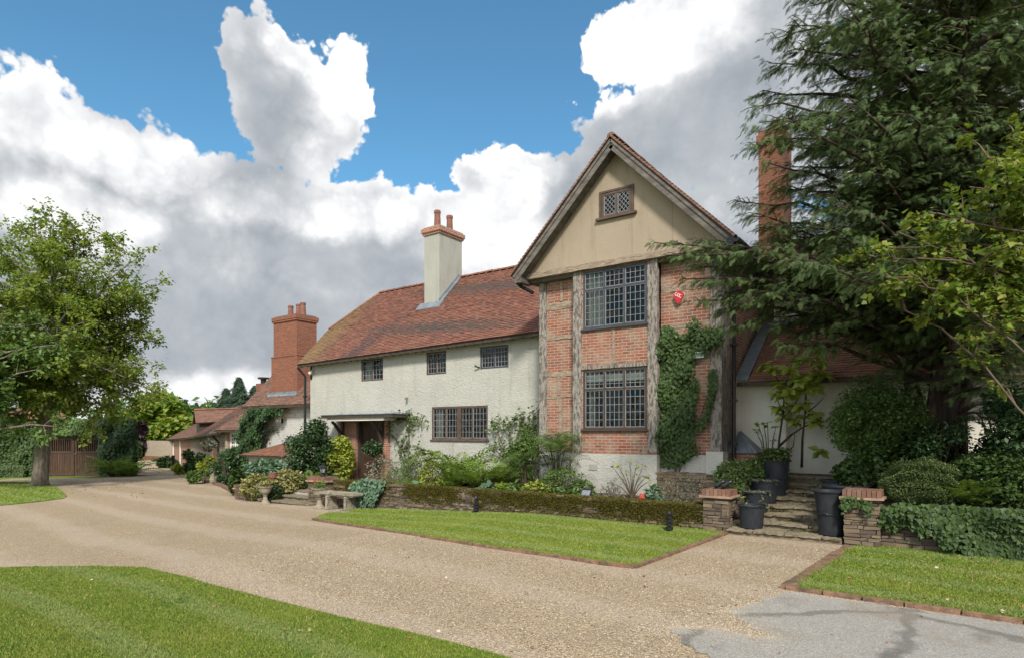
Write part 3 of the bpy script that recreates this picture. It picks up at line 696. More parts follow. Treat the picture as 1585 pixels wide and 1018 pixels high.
def window(parent, x0, x1, z0, z1, y, lights, leads, rows=(0, 1), ft=.05, mt=.045, frame='timber_frame', pattern='grid', curtain=None, blind=False, sill=True, name='window', mid_thick=None, lead_mat='lead_came', lw=.009):
    """leaded casement window; y is the face of the frame, looking to -Y"""
    f = MB(); d = .07
    f.box(x0, x1, y, y + d, z1 - ft, z1); f.box(x0, x1, y, y + d, z0, z0 + ft)
    f.box(x0, x0 + ft, y + .001, y + d, z0 + ft, z1 - ft); f.box(x1 - ft, x1, y + .001, y + d, z0 + ft, z1 - ft)
    ix0, ix1, iz0, iz1 = x0 + ft, x1 - ft, z0 + ft, z1 - ft; n = lights; wl = (ix1 - ix0) / n
    for i in range(1, n):
        t = mid_thick if (mid_thick and i == n // 2) else mt
        f.box(ix0 + wl * i - t / 2, ix0 + wl * i + t / 2, y + .004, y + d, iz0, iz1)
    for r in rows[1:-1]:
        zz = iz0 + (iz1 - iz0) * r; f.box(ix0, ix1, y + .007, y + d - .002, zz - mt / 2, zz + mt / 2)
    w = f.build(name, M[frame], parent)
    L = MB(); yl = y + .028
    for i in range(n):
        a = ix0 + wl * i + mt / 2 * (i > 0); b = ix0 + wl * (i + 1) - mt / 2 * (i < n - 1)
        for j in range(len(rows) - 1):
            c = iz0 + (iz1 - iz0) * rows[j] + (mt / 2 if j else 0); e = iz0 + (iz1 - iz0) * rows[j + 1] - (mt / 2 if j < len(rows) - 2 else 0)
            g = .014; L.box(a, b, yl - .012, yl + .012, c, c + g); L.box(a, b, yl - .012, yl + .012, e - g, e); L.box(a, a + g, yl - .011, yl + .011, c + g, e - g); L.box(b - g, b, yl - .011, yl + .011, c + g, e - g)
            if pattern == 'grid':
                nx, nz = leads[j] if isinstance(leads, list) else leads
                for k in range(1, nx): xx = a + (b - a) * k / nx; L.box(xx - lw / 2, xx + lw / 2, yl - .006, yl + .006, c + g, e - g)
                for k in range(1, nz): zz = c + (e - c) * k / nz; L.box(a + g, b - g, yl - .0075, yl + .0075, zz - lw / 2, zz + lw / 2)
            else:
                nx, nz = leads; W = b - a; H = e - c; sx = W / nx; sz = H / nz
                for k in range(-nz, nx + nz + 1):
                    for sg in (1, -1):
                        # diagonal line x = a + k*sx + sg*t*sx, z = c + t*sz
                        t0, t1 = 0.0, float(nz)
                        lo, hi = sorted(((0 - k) / sg, (nx - k) / sg)); t0 = max(t0, lo); t1 = min(t1, hi)
                        if t1 - t0 > .05: L.bar((a + (k + sg * t0) * sx, yl + .003 * sg, c + t0 * sz), (a + (k + sg * t1) * sx, yl + .003 * sg, c + t1 * sz), .009, .010, (0, 1, 0))
    L.build('leading', M[lead_mat], w)
    g = MB(); g.quad((ix0, yl + .014, iz0), (ix1, yl + .014, iz0), (ix1, yl + .014, iz1), (ix0, yl + .014, iz1)); g.build('glass_pane', M['glass'], w)
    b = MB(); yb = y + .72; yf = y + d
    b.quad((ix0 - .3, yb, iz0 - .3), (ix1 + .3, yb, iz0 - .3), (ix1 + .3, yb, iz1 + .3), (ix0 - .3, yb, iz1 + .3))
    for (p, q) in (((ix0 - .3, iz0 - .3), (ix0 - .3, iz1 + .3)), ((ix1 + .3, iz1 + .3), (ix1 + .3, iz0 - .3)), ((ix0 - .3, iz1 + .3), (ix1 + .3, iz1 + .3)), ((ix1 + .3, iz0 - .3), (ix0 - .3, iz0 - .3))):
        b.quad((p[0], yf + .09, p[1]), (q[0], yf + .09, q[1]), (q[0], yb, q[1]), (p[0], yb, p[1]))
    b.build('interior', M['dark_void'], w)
    if curtain:
        for (ca, cb) in curtain:
            c = MB(); n = 26; xa = ix0 + (ix1 - ix0) * ca; xb = ix0 + (ix1 - ix0) * cb
            for i in range(n):
                s0, s1 = i / n, (i + 1) / n; y0_ = y + .14 + .025 * math.sin(s0 * 30); y1_ = y + .14 + .025 * math.sin(s1 * 30)
                c.quad((xa + (xb - xa) * s0, y0_, iz0), (xa + (xb - xa) * s1, y1_, iz0), (xa + (xb - xa) * s1, y1_, iz1 + .02), (xa + (xb - xa) * s0, y0_, iz1 + .02))
            c.build('curtain', M['curtain'], w, True)
    if blind:
        c = MB(); c.box(ix0, ix1, y + .10, y + .104, iz1 - blind, iz1 - .06); c.build('blind', M['blind'], w)
    if sill:
        s = MB(); s.box(x0 - .05, x1 + .05, y - .05, y + .05, z0 - .045, z0 - .002); s.build('sill', M[frame], w)
    return w
def wrect(pxl, pxr, pt, pb, Y):
    x0, x1 = xat(pxl, Y), xat(pxr, Y); px = (pxl + pxr) / 2
    return x0, x1, at(px, pb, Y).z, at(px, pt, Y).z
def chimney_pots(parent, spots, h, r, mat='terracotta'):
    for (x, y, z) in spots:
        p = MB(); p.lathe((x, y, z), [(r * 1.12, 0), (r * 1.12, .05), (r * 1.0, .07), (r * .86, h * .82), (r * .98, h * .84), (r * 1.0, h * .95), (r * .9, h), (r * .7, h), (r * .7, h - .1)], 16)
        p.build('chimney_pot', M[mat], parent, False)

# ------------------------------------------------------------------ the house
house = empty('country_house', (-10, 15, 0), 0, 'long old house of white roughcast, red tiles and a brick and timber gabled wing', 'house')
house.location = (0, 0, 0)
def part(mb, name, mat, parent=house, smooth=False, label=None):
    o = mb.build(name, M[mat], parent, smooth)
    if label: o['label'] = label
    return o

# --- white main range
YW = 15.6; XL = -21.15; XR = -9.2
Ws = [wrect(559, 593, 555, 589, YW), wrect(660, 690.5, 543, 579, YW), wrect(743, 787, 531, 569.5, YW), wrect(668.5, 755, 628, 680, YW)]
Ws = [(w[0], w[1], w[2], min(w[3], 4.62)) for w in Ws]
dx0, dx1, dz0, dz1 = xat(556, YW), xat(592, YW), .05, 2.4
m = MB(); wall_x(m, XL, XR, -.6, 4.86, YW, [(*w,) for w in Ws] + [(dx0, dx1, dz0, dz1)], .16, 21.2)
part(m, 'wall', 'render_white', label='white roughcast wall of the long range')
for i, w in enumerate(Ws):
    if i < 3:
        window(house, *w, YW + .02, 2, ((3, 4) if i < 2 else (4, 4)), frame='timber_frame' if i < 2 else 'metal_frame', curtain=[(.0, .45)] if i == 0 else None, ft=.055, mt=.05, sill=False, name='window')
    else:
        window(house, *w, YW + .0, 4, (4, 5), frame='timber_frame', curtain=[(.02, .16)], ft=.06, mt=.045, mid_thick=.17, name='window')
# roof, with the half hip at its left end
ez0, ez1 = 4.60, 4.86; EY = 15.22
def eave(x): return ez0 + (ez1 - ez0) * (x + 21.45) / 12.6
RZ = 7.86; RY = 18.35; xl = -21.5; hipY = 16.75
hz = eave(xl) + (RZ - eave(xl)) * (hipY - EY) / (RY - EY)
A = (xl, EY, eave(xl)); B = (-8.0, EY, eave(-8.0)); H1 = (xl, hipY, hz); RR = (-7.0, RY, RZ - .02); RL = (-20.1, RY, RZ)
tt = (hipY - EY) / (RY - EY); Bm = tuple(Vector(B).lerp(Vector(RR), tt))
m = MB(); 
# slight sag keeps the roof from reading as a flat sheet
tiles(m, A, B, Bm, H1); tiles(m, H1, Bm, RR, RL)
hb = (xl, 2 * RY - hipY, hz)
tiles(m, hb, H1, RL, RL, .10, .165)
m2 = MB(); deck(m2, A, B, Bm, H1); deck(m2, H1, Bm, RR, RL); deck(m2, hb, H1, RL, RL)
A2 = (xl, 2 * RY - EY, A[2]); B2 = (-8, 2 * RY - EY, B[2]); deck(m2, B2, A2, hb, tuple(Vector(B2).lerp(Vector(RR), tt))); deck(m2, tuple(Vector(B2).lerp(Vector(RR), tt)), hb, RL, RR)
rf = part(m, 'roof', 'tile_red', label='red clay tiled roof with a half hip')
part(m2, 'roof_deck', 'timber_dark', rf)
m = MB(); ridge_tiles(m, RL, (-7.5, RY, RZ)); ridge_tiles(m, (H1[0] + .02, H1[1], H1[2] + .02), RL, .09); part(m, 'ridge_tiles', 'tile_orange', rf)
m = MB(); m.bar((xl - .0, EY + .05, eave(xl) - .075), (-8.9, EY + .05, eave(-8.9) - .075), .03, .07)
for i in range(34):
    x = xl + .2 + i * .37
    if x < -9.0: m.bar((x, EY + .05, eave(x) - .10), (x, YW, eave(x) + .12), .06, .10)
part(m, 'fascia', 'timber_dark', rf)
# gable-end infill under the half hip
m = MB(); gy = XL - .0
m.prism([(XL + .002, YW, 4.0), (XL + .002, 21.1, 4.0), (XL + .002, 21.1, 4.7), (XL + .002, 2 * RY - hipY, hz - .1), (XL + .002, hipY, hz - .1), (XL + .002, YW, 4.7)], (.1, 0, 0)); part(m, 'gable_end', 'render_white')

# --- central white chimney
cx0, cx1, cy0, cy1 = -16.39, -15.63, 17.2, 18.5
m = MB(); m.prism([(cx0, cy0, 6.2), (cx1, cy0, 6.2), (cx1, cy1, 6.2), (cx0, cy1, 6.2)], (0, 0, 3.1))
ch = part(m, 'chimney', 'render_chimney', label='tall white rendered chimney on the long red roof')
m = MB(); m.box(cx0 - .05, cx1 + .05, cy0 - .05, cy1 + .05, 9.30, 9.38); m.box(cx0 - .09, cx1 + .09, cy0 - .09, cy1 + .09, 9.38, 9.54); m.box(cx0 - .03, cx1 + .03, cy0 - .03, cy1 + .03, 9.54, 9.6)
part(m, 'chimney_cap', 'brick_plain', ch)
chimney_pots(ch, [(-16.0, 17.5, 9.58), (-16.0, 18.2, 9.58)], .70, .13)
def roofz(y, x=-16): return eave(x) + (RZ - eave(x)) * (y - EY) / (RY - EY)
m = MB(); 
m.prism([(cx0 - .22, cy0 - .25, roofz(cy0 - .25) + .03), (cx1 + .22, cy0 - .25, roofz(cy0 - .25) + .03), (cx1 + .22, cy0 + .02, roofz(cy0 + .02) + .03), (cx0 - .22, cy0 + .02, roofz(cy0 + .02) + .03)], (0, 0, .03))
m.prism([(cx1 - .0, cy0 - .05, roofz(cy0 - .05) + .035), (cx1 + .16, cy0 - .05, roofz(cy0 - .05) + .035), (cx1 + .16, RY, RZ + .04), (cx1, RY, RZ + .04)], (0, 0, .03))
m.bar((cx1 + .01, cy0, roofz(cy0) + .08), (cx1 + .01, RY, RZ + .09), .02, .12)
part(m, 'chimney_flashing', 'lead', ch)

# --- door, jambs and canopy
m = MB(); m.box(dx0 + .07, dx1 - .07, YW + .10, YW + .15, dz0, dz1 - .08)
door = part(m, 'door', 'door_wood', label='dark panelled front door under the flat canopy')
m = MB(); 
wd = dx1 - dx0
for i in range(3):
    for j in range(3):
        a = dx0 + .14 + (wd - .28) * i / 3; z = dz0 + .15 + (dz1 - dz0 - .35) * j / 3
        m.box(a + .03, a + (wd - .28) / 3 - .03, YW + .085, YW + .101, z + .04, z + (dz1 - dz0 - .35) / 3 - .04)
part(m, 'door_panels', 'door_wood', door)
m = MB(); m.box(dx0 - .02, dx0 + .07, YW - .06, YW + .12, dz0, dz1); m.box(dx1 - .07, dx1 + .02, YW - .06, YW + .12, dz0, dz1); m.box(dx0 + .07, dx1 - .07, YW - .058, YW + .12, dz1 - .09, dz1)
part(m, 'door_frame', 'timber_dark', door)
m = MB(); m.lathe((dx1 - .22, YW + .05, 1.15), [(.03, -.03), (.035, 0), (.03, .03)], 10); part(m, 'door_handle', 'black_metal', door)
bxl0, bxl1 = xat(527, YW), dx0 - .03; bxr0, bxr1 = dx1 + .03, xat(604, YW)
for a, b in ((bxl0, bxl1), (bxr0, bxr1)):
    m = MB(); m.box(a, b, YW - .12, YW - .003, .0, 2.5); part(m, 'door_surround', 'brick_plain')
kx0, kx1 = xat(497, 14.75), xat(607, 14.75); kz = at(600, 645, 14.75).z
m = MB(); m.box(kx0, kx1, 14.75, YW - .002, kz, kz + .11)
cn = part(m, 'canopy', 'timber_dark', label='flat canopy over the front door')
m = MB(); m.box(kx0 - .03, kx1 + .03, 14.72, YW - .004, kz + .112, kz + .128)
for i in range(14): 
    x = kx0 + (kx1 - kx0) * i / 14; m.tube([(x, YW - .12, kz + .13 + .04 * rnd.random()), (x + .3, YW - .1, kz + .13 + .05 * rnd.random())], .03, 6)
part(m, 'canopy_lead', 'lead', cn)
m = MB(); m.box(kx0 + .25, kx1 - .5, 14.82, YW - .15, kz - .10, kz - .003); part(m, 'canopy_soffit', 'render_side', cn)
for xb in (xat(529, YW - .2), xat(590, YW - .2)):
    m = MB(); m.box(xb - .06, xb + .06, YW - .22, YW - .125, kz - .95, kz - .1)
    m.tube([(xb, YW - .2, kz - .85), (xb, YW - .3, kz - .5), (xb, YW - .5, kz - .25), (xb, 14.95, kz - .12)], [.05, .065, .06, .06], 6)
    part(m, 'canopy_bracket', 'timber_dark', cn)

# --- rainwater goods and small fixtures of the white range
xp = xat(474, YW) + .02
m = MB(); m.tube([(xp - .1, EY + .05, 4.5), (xp - .1, EY + .1, 4.42), (xp, YW - .07, 4.15), (xp, YW - .07, -.4)], .05, 8)
for z in (.6, 1.9, 3.3): m.box(xp - .07, xp + .07, YW - .13, YW - .002, z, z + .06)
part(m, 'downpipe', 'black_metal')
p = at(481, 576, YW - .12); m = MB(); m.box(p.x - .04, p.x + .05, YW - .10, YW - .002, p.z - .02, p.z + .10); m.lathe((p.x, YW - .16, p.z - .05), [(.02, .09), (.07, .05), (.075, 0), (.04, -.05), (.01, -.06)], 12)
tag(part(m, 'security_camera', 'pale_plastic', None), 'small white dome camera under the eaves beside the top of the downpipe', 'camera')
p = at(628, 615, YW - .08); m = MB(); m.box(p.x - .03, p.x + .03, YW - .05, YW - .002, p.z - .03, p.z + .03); m.tube([(p.x, YW - .04, p.z), (p.x + .09, YW - .16, p.z - .04)], [.03, .045], 10)
tag(part(m, 'wall_spotlight', 'stone_cast', None), 'tiny spotlight on the white wall up and right of the door canopy', 'light')
p = at(740.5, 568, YW - .05); m = MB(); m.box(p.x - .02, p.x + .02, YW - .06, YW - .002, p.z - .02, p.z + .02); m.tube([(p.x, YW - .05, p.z), (p.x - .09, YW - .13, p.z + .05)], [.02, .03], 8)
tag(part(m, 'wall_bracket', 'black_metal', None), 'small black stay on the wall at the lower corner of the blue-grey window', 'bracket')
# air vent in the plinth below

# --- gabled wing
XG0, XG1, YG = -9.36, -4.36, 14.4; BX0, BX1, YB = -8.14, -5.84, 14.15; ZP = 1.35
w1 = wrect(903, 1003, 410, 504, YB); w1 = (-7.84, -6.09, 4.55, 6.02)
w2 = (-7.84, -6.09, 1.97, 3.50)
m = MB()
wall_x(m, XG0 + .1, BX0, ZP, 6.0, YG); wall_x(m, BX1, XG1 - .1, ZP, 6.0, YG)
wall_x(m, BX0, BX1, ZP, 6.05, YB, [w1, w2], .12)
m.quad((BX1, YB, ZP), (BX1, YG, ZP), (BX1, YG, 6.05), (BX1, YB, 6.05)); m.quad((BX0, YG, ZP), (BX0, YB, ZP), (BX0, YB, 6.05), (BX0, YG, 6.05))
m.quad((XG1 - .02, YG + .3, .2), (XG1 - .02, 20, .2), (XG1 - .02, 20, 6.1), (XG1 - .02, YG + .3, 6.1))
m.quad((XG0 + .02, 20, .2), (XG0 + .02, YG + .3, .2), (XG0 + .02, YG + .3, 6.1), (XG0 + .02, 20, 6.1))
part(m, 'brick_wall', 'brick_wing', label='patched orange-red brick infill of the gabled wing')
window(house, *w1, YB - .02, 3, [(4, 5), (4, 3)], rows=(0, .68, 1), frame='metal_frame', curtain=[(0, .31)], ft=.05, mt=.05)
window(house, *w2, YB - .02, 3, [(4, 5), (4, 4)], rows=(0, .68, 1), frame='timber_dark', curtain=[(.02, .15)], ft=.055, mt=.05, blind=.26)
# plinth of white render
m = MB(); m.box(XG0 + .06, BX0, YG - .05, YG + .2, -.3, ZP); m.box(BX0 - .04, BX1 + .02, YB - .06, YG + .2, -.3, ZP - .002); m.box(BX1 + .02, XG1 - .35, YG - .06, YG + .2, .90, 1.36)
m.box(-4.70, XG1 + .05, YG - .12, YG + .3, .85, 1.45)
part(m, 'plinth', 'render_plinth', label='white rendered plinth of the gabled wing')
m = MB(); p = at(918, 722, YB - .07); m.box(p.x - .12, p.x + .12, YB - .075, YB - .055, p.z - .08, p.z + .07); part(m, 'air_vent', 'render_chimney')
# timber posts
def post(x0, x1, z0, z1, yf, depth=.16, mat='timber_grey', name='timber_post'):
    m = MB(); rough_box(m, x0, x1, yf, yf + depth, z0, z1, .13, .009); return part(m, name, mat)
post(XG0, XG0 + .24, .6, 6.0, YG - .035); 
post(XG1 - .27, XG1, 1.2, 6.0, YG - .045, .34)
post(BX0 - .01, BX0 + .25, ZP, 6.06, YB - .03); post(BX1 - .23, BX1 + .015, ZP + .05, 6.06, YB - .03)
post(XG1 - .02, XG1 + .015, 1.2, 6.0, YG + .28, .30)
# rails
def rail(x0, x1, z, h, yf, name='timber_rail'):
    m = MB(); rough_box(m, x0, x1, yf, yf + .08, z - h / 2, z + h / 2, .11, .012); return part(m, name, 'timber_rail')
l0, l1 = XG0 + .24, BX0 - .01
for z, h in ((5.30, .20), (4.45, .12), (3.47, .14), (1.74, .17)): rail(l0, l1, z, h, YG - .018)
rail(l0, l0 + .34, 2.84, .10, YG - .018); rail(l0 + .42, l1, 2.88, .10, YG - .016)
rail(BX1 + .015, XG1 - .27, 5.34, .17, YG - .018); rail(BX1 + .015, XG1 - .27, 4.42, .12, YG - .018); rail(BX1 + .4, XG1 - .27, 3.62, .16, YG - .018)
for x, z0, z1 in ((l0 + .42, 5.42, 5.95), (l0 + .34, 2.9, 3.40), (l0 + .38, 1.84, 2.82)): post(x, x + .10, z0, z1, YG - .02, .1, 'timber_rail', 'timber_stud')
m = MB(); rough_box(m, BX0 + .25, BX1 - .23, YB - .05, YB + .03, 3.505, 3.60, .12, .006); part(m, 'timber_rail', 'timber_grey')
post(-7.02, -6.94, 3.62, 4.48, YB - .014, .05, 'timber_rail', 'timber_stud')
# jetty and cream gable
AX, AZ = -6.85, 9.13; EX0, EX1, EZ = -9.86, -3.88, 6.13; YC = 14.08; YV = 13.72
m = MB(); rough_box(m, -9.62, -4.08, YC - .06, YC + .22, 6.05, 6.20, .16, .006); part(m, 'jetty_beam', 'timber_rail')
m = MB(); m.box(-9.6, -4.1, YC + .1, YG + .1, 5.97, 6.05); part(m, 'jetty_soffit', 'timber_barge')
def slope_z(x): return AZ - abs(x - AX) * (AZ - EZ) / (AX - EX0) if x < AX else AZ - (x - AX) * (AZ - EZ) / (EX1 - AX)
gw = (-7.28, -6.46, 7.28, 7.90)
m = MB(); zc = 6.2
def gable_quad(xa, xb, za, zb):      # trapezoids under the slopes
    m.quad((xa, YC, za[0]), (xb, YC, za[1]), (xb, YC, zb[1]), (xa, YC, zb[0]))
top = lambda x: slope_z(x) - .12
xs = [EX0 + .2, -8.6, gw[0]]
for a, b in zip(xs[:-1], xs[1:]): gable_quad(a, b, (zc, zc), (max(zc, top(a)), top(b)))
gable_quad(gw[0], gw[1], (zc, zc), (gw[2], gw[2])); 
gable_quad(gw[0], AX, (gw[3], gw[3]), (top(gw[0]), top(AX))); gable_quad(AX, gw[1], (gw[3], gw[3]), (top(AX), top(gw[1])))
for a, b in ((gw[1], -5.2), (-5.2, EX1 - .2)): gable_quad(a, b, (zc, zc), (top(a), max(zc, top(b))))
for h in (gw,):
    a, b, c, d_ = h; y2 = YC + .1
    m.quad((a, YC, c), (a, y2, c), (a, y2, d_), (a, YC, d_)); m.quad((b, y2, c), (b, YC, c), (b, YC, d_), (b, y2, d_)); m.quad((a, YC, c), (b, YC, c), (b, y2, c), (a, y2, c)); m.quad((a, y2, d_), (b, y2, d_), (b, YC, d_), (a, YC, d_))
part(m, 'gable_panel', 'render_cream', label='cream plastered gable')
window(house, *gw, YC - .015, 2, (3, 4), pattern='diamond', frame='timber_frame', ft=.06, mt=.06, lead_mat='lead_came')
m = MB(); m.box(gw[0] - .06, gw[1] + .06, YC - .03, YC + .01, gw[3] + .002, gw[3] + .05); m.box(gw[0] - .06, gw[0] - .002, YC - .029, YC + .01, gw[2], gw[3]); m.box(gw[1] + .002, gw[1] + .06, YC - .029, YC + .01, gw[2], gw[3]); m.box(gw[0] - .14, gw[1] + .14, YC - .09, YC + .01, gw[2] - .06, gw[2] - .004)
part(m, 'window_casing', 'timber_frame')
# bargeboards
m = MB(); m.prism([(AX - .16, YV + .012, AZ - .30), (AX + .16, YV + .012, AZ - .30), (AX, YV + .012, AZ - .03)], (0, .04, 0)); part(m, 'apex_board', 'timber_barge')
for sx, ex in ((1, EX0), (-1, EX1)):
    m = MB(); n = 14
    a = Vector((AX, YV + .03, AZ - .22)); b = Vector((ex + sx * .10, YV + .03, EZ - .16)); 
    m.bar(a, b, .05, .18, (0, 0, 1)); part(m, 'bargeboard', 'timber_barge')
    m = MB(); m.bar(a + Vector((0, -.035, .10)), b + Vector((0, -.035, .10)), .03, .06); m.bar(a + Vector((0, .18, -.04)), b + Vector((0, .18, -.04)), .3, .03, (0, 0, 1)); part(m, 'barge_moulding', 'timber_barge')
    m = MB(); m.bar((ex + sx * .25, YV + .02, EZ - .12), (ex + sx * .25, YC + .2, EZ - .12), .16, .16); part(m, 'purlin_end', 'timber_barge')
m = MB(); m2 = MB(); YE = 21.5
tiles(m, (EX0, YE, EZ), (EX0, YV, EZ), (AX, YV, AZ), (AX, YE, AZ)); tiles(m, (EX1, YV, EZ), (EX1, YE, EZ), (AX, YE, AZ), (AX, YV, AZ))
deck(m2, (EX0, YE, EZ), (EX0, YV, EZ), (AX, YV, AZ), (AX, YE, AZ), .07); deck(m2, (EX1, YV, EZ), (EX1, YE, EZ), (AX, YE, AZ), (AX, YV, AZ), .07)
wr = part(m, 'roof', 'tile_brown', label='steep brown tiled roof of the gabled wing'); part(m2, 'roof_deck', 'timber_dark', wr)
# undercloak: tile ends showing along the verge
m = MB()
for sx, ex in ((1, EX0), (-1, EX1)):
    n = 42
    for i in range(n):
        a = Vector((ex, YV - .05, EZ)).lerp(Vector((AX, YV - .05, AZ)), i / n); b = Vector((ex, YV - .05, EZ)).lerp(Vector((AX, YV - .05, AZ)), (i + .92) / n)
        up = Vector((-(b - a).z, 0, (b - a).x)).normalized(); up = up if up.z > 0 else -up
        m.prism([a - up * .025, b - up * .025, b + up * .012, a + up * .036], (0, .16, 0))
part(m, 'verge_tiles', 'tile_brown', wr)
m = MB(); ridge_tiles(m, (AX, YV - .04, AZ + .03), (AX, YE, AZ + .03), .10); part(m, 'ridge_tiles', 'tile_brown', wr)
# black gutter along the right eave, with its downpipe
m = MB(); gx, gzz = EX1 + .03, EZ - .06
n = 8; ring = [(math.cos(math.pi + math.pi * k / n) * .08, math.sin(math.pi + math.pi * k / n) * .08) for k in range(n + 1)]
m.prism([(gx + x, YV - .05, gzz + z) for x, z in ring], (0, 3.6, 0)); m.bar((gx - .12, YV - .03, gzz - .03), (gx - .12, 17.5, gzz - .03), .14, .16)
m.tube([(gx, 15.2, gzz - .05), (gx - .1, 14.9, gzz - .35), (-4.22, 14.85, gzz - .6), (-4.22, 14.80, .75)], .045, 8)
for z in (1.6, 2.6, 3.9, 5.0): m.box(-4.30, -4.14, 14.74, 14.86, z, z + .06)
part(m, 'gutter', 'black_metal')
p = at(828, 470, 14.2)
m = MB(); m.tube([(EX0 + .1, YV + .05, EZ - .1), (EX0 + .15, 14.0, EZ - .25), (-9.5, 14.3, EZ - .4)], .05, 8); part(m, 'gutter_end', 'black_metal')

# --- right-hand wing behind the steps
YR = 15.5
m = MB(); X1 = xat(1217, YR)
wall_x(m, XG1 - .05, X1, .5, 3.25, YR, (), .1, 22); wall_x(m, X1 - .3, 9, .5, 3.25, YR + .35, (), .1, 22)
m.box(XG1 + .4, 9, 17.6, 22, 3.0, 5.9)
part(m, 'side_wall', 'render_side', label='plain cream wall behind the garden steps')
m = MB(); m2 = MB(); lx = XG1 + .12
Aq, Bq, Cq, Dq = (lx + .25, 15.15, 3.08), (9.3, 15.15, 3.08), (9.3, 17.6, 4.75), (lx + .25, 17.6, 4.75)
tiles(m, Aq, Bq, Cq, Dq, .11, .19); deck(m2, Aq, Bq, Cq, Dq)
rr = part(m, 'roof', 'tile_orange', label='long low tiled roof under the yew'); part(m2, 'roof_deck', 'timber_dark', rr)
m = MB(); m.prism([(lx - .05, 15.12, 3.12), (lx + .25, 15.12, 3.12), (lx + .25, 17.6, 4.80), (lx - .05, 17.6, 4.80)], (0, 0, .02)); m.box(lx, 9, 17.55, 17.6, 4.70, 4.85)
part(m, 'roof_flashing', 'lead', rr)
m = MB(); m.box(lx, 9.3, 15.10, 15.15, 2.98, 3.07); part(m, 'fascia', 'timber_dark', rr)
# upper roof with the red brick chimney
m = MB(); m2 = MB(); q = ((-4.6, 17.2, 5.75), (9.5, 17.2, 5.75), (9.5, 19.6, 7.45), (-6.5, 19.6, 7.45)); tiles(m, *q); deck(m2, *q)
rr = part(m, 'roof', 'tile_brown', label='upper tiled roof round the brick chimney'); part(m2, 'roof_deck', 'timber_dark', rr)
m = MB(); ridge_tiles(m, (-6.5, 19.6, 7.47), (9.5, 19.6, 7.47)); part(m, 'ridge_tiles', 'tile_orange', rr)
YK = 17.9; kx0, kx1 = xat(1174, YK), xat(1214, YK); kzt = at(1190, 200, YK).z
m = MB(); m.box(kx0, kx1, YK, YK + .9, 5.9, kzt - .35); rc = part(m, 'chimney', 'brick_chimney', label='tall red brick chimney half behind the yew')
m = MB(); m.box(kx0 - .05, kx1 + .05, YK - .05, YK + .95, kzt - .35, kzt - .12); m.box(kx0 - .01, kx1 + .01, YK - .01, YK + .91, kzt - .12, kzt); part(m, 'chimney_cap', 'brick_chimney', rc)
chimney_pots(rc, [(kx0 + .35, YK + .45, kzt - .01)], .38, .15)
m = MB(); m.box(kx0 - .13, kx1 + .12, YK - .07, YK - .002, 6.18, 6.32); m.prism([(kx0 - .18, 17.6, 6.10), (kx0, 17.6, 6.10), (kx0, 18.7, 6.88), (kx0 - .18, 18.7, 6.88)], (0, 0, .03)); part(m, 'chimney_flashing', 'lead', rc)
# little leaded hood by the downpipe
hx0, hx1 = xat(1130, 15.1), xat(1176, 15.1); hz0 = at(1155, 700, 15.1).z; hz1 = at(1140, 668, 15.45).z
m = MB(); m.prism([(hx0, 14.85, hz0), (hx1, 14.85, hz0), (hx1, YR - .002, hz0), (hx0, YR - .002, hz0)], (0, 0, .03))
ax = hx0 + .15
m.quad((hx0, 14.85, hz0 + .03), (hx1, 14.85, hz0 + .03), (ax, 15.3, hz1), (ax, 15.3, hz1)); m.quad((hx1, 14.85, hz0 + .03), (hx1, YR, hz0 + .03), (ax, YR, hz1 + .03), (ax, 15.3, hz1)); m.quad((hx0, YR, hz0 + .03), (hx0, 14.85, hz0 + .03), (ax, 15.3, hz1), (ax, YR, hz1 + .03))
for i in range(1, 7):
    t = i / 7; m.bar((hx0 + (hx1 - hx0) * t, 14.85, hz0 + .04), (ax + (hx1 - ax) * t * .04, 15.3, hz1 + .01), .018, .02)
hd = part(m, 'porch_hood', 'lead', label='small pyramid hood of ribbed lead by the downpipe')
m = MB(); m.box(hx0 + .03, hx1 - .05, 14.92, YR - .003, .7, hz0 - .001); part(m, 'porch_wall', 'brick_plain', hd)

# --- low link with the big chimney at the left end
YL = 16.6; LX0, LX1 = -26.6, XL
m = MB(); wall_x(m, LX0, LX1, -1.0, 3.2, YL, (), .1, 21.4)
m.prism([(LX0 + .02, YL, 3.1), (LX0 + .02, 21.4, 3.1), (LX0 + .02, 19, 5.6)], (.1, 0, 0)); part(m, 'link_wall', 'brick_white', label='white painted brick wall left of the downpipe')
q = ((-27.0, 16.18, 3.08), (-21.5, 16.18, 3.08), (-21.5, 19.0, 5.92), (-27.0, 19.0, 5.92)); q2 = ((-21.5, 21.8, 3.08), (-27.0, 21.8, 3.08), (-27.0, 19.0, 5.92), (-21.5, 19.0, 5.92))
m = MB(); m2 = MB(); tiles(m, *q); tiles(m, *q2, .2, .3); deck(m2, *q); deck(m2, *q2)
rr = part(m, 'roof', 'tile_brown', label='tiled roof round the big brick chimney'); part(m2, 'roof_deck', 'timber_dark', rr)
m = MB(); ridge_tiles(m, (-27, 19, 5.94), (-21.5, 19, 5.94)); part(m, 'ridge_tiles', 'tile_orange', rr)
m = MB(); m.box(-27, -21.5, 16.14, 16.18, 2.96, 3.07); part(m, 'fascia', 'timber_dark', rr)
m = MB(); m.prism([(-25.55, 16.73, 3.0), (-23.62, 16.73, 3.0), (-23.62, 17.85, 3.0), (-25.55, 17.85, 3.0)], (0, 0, 2.3)); m.prism([(-25.42, 16.76, 5.3), (-23.70, 16.76, 5.3), (-23.70, 17.82, 5.3), (-25.42, 17.82, 5.3)], (0, 0, 1.55))
c = len(m.v)
bc = part(m, 'chimney', 'brick_chimney', label='broad orange brick chimney with three pots')
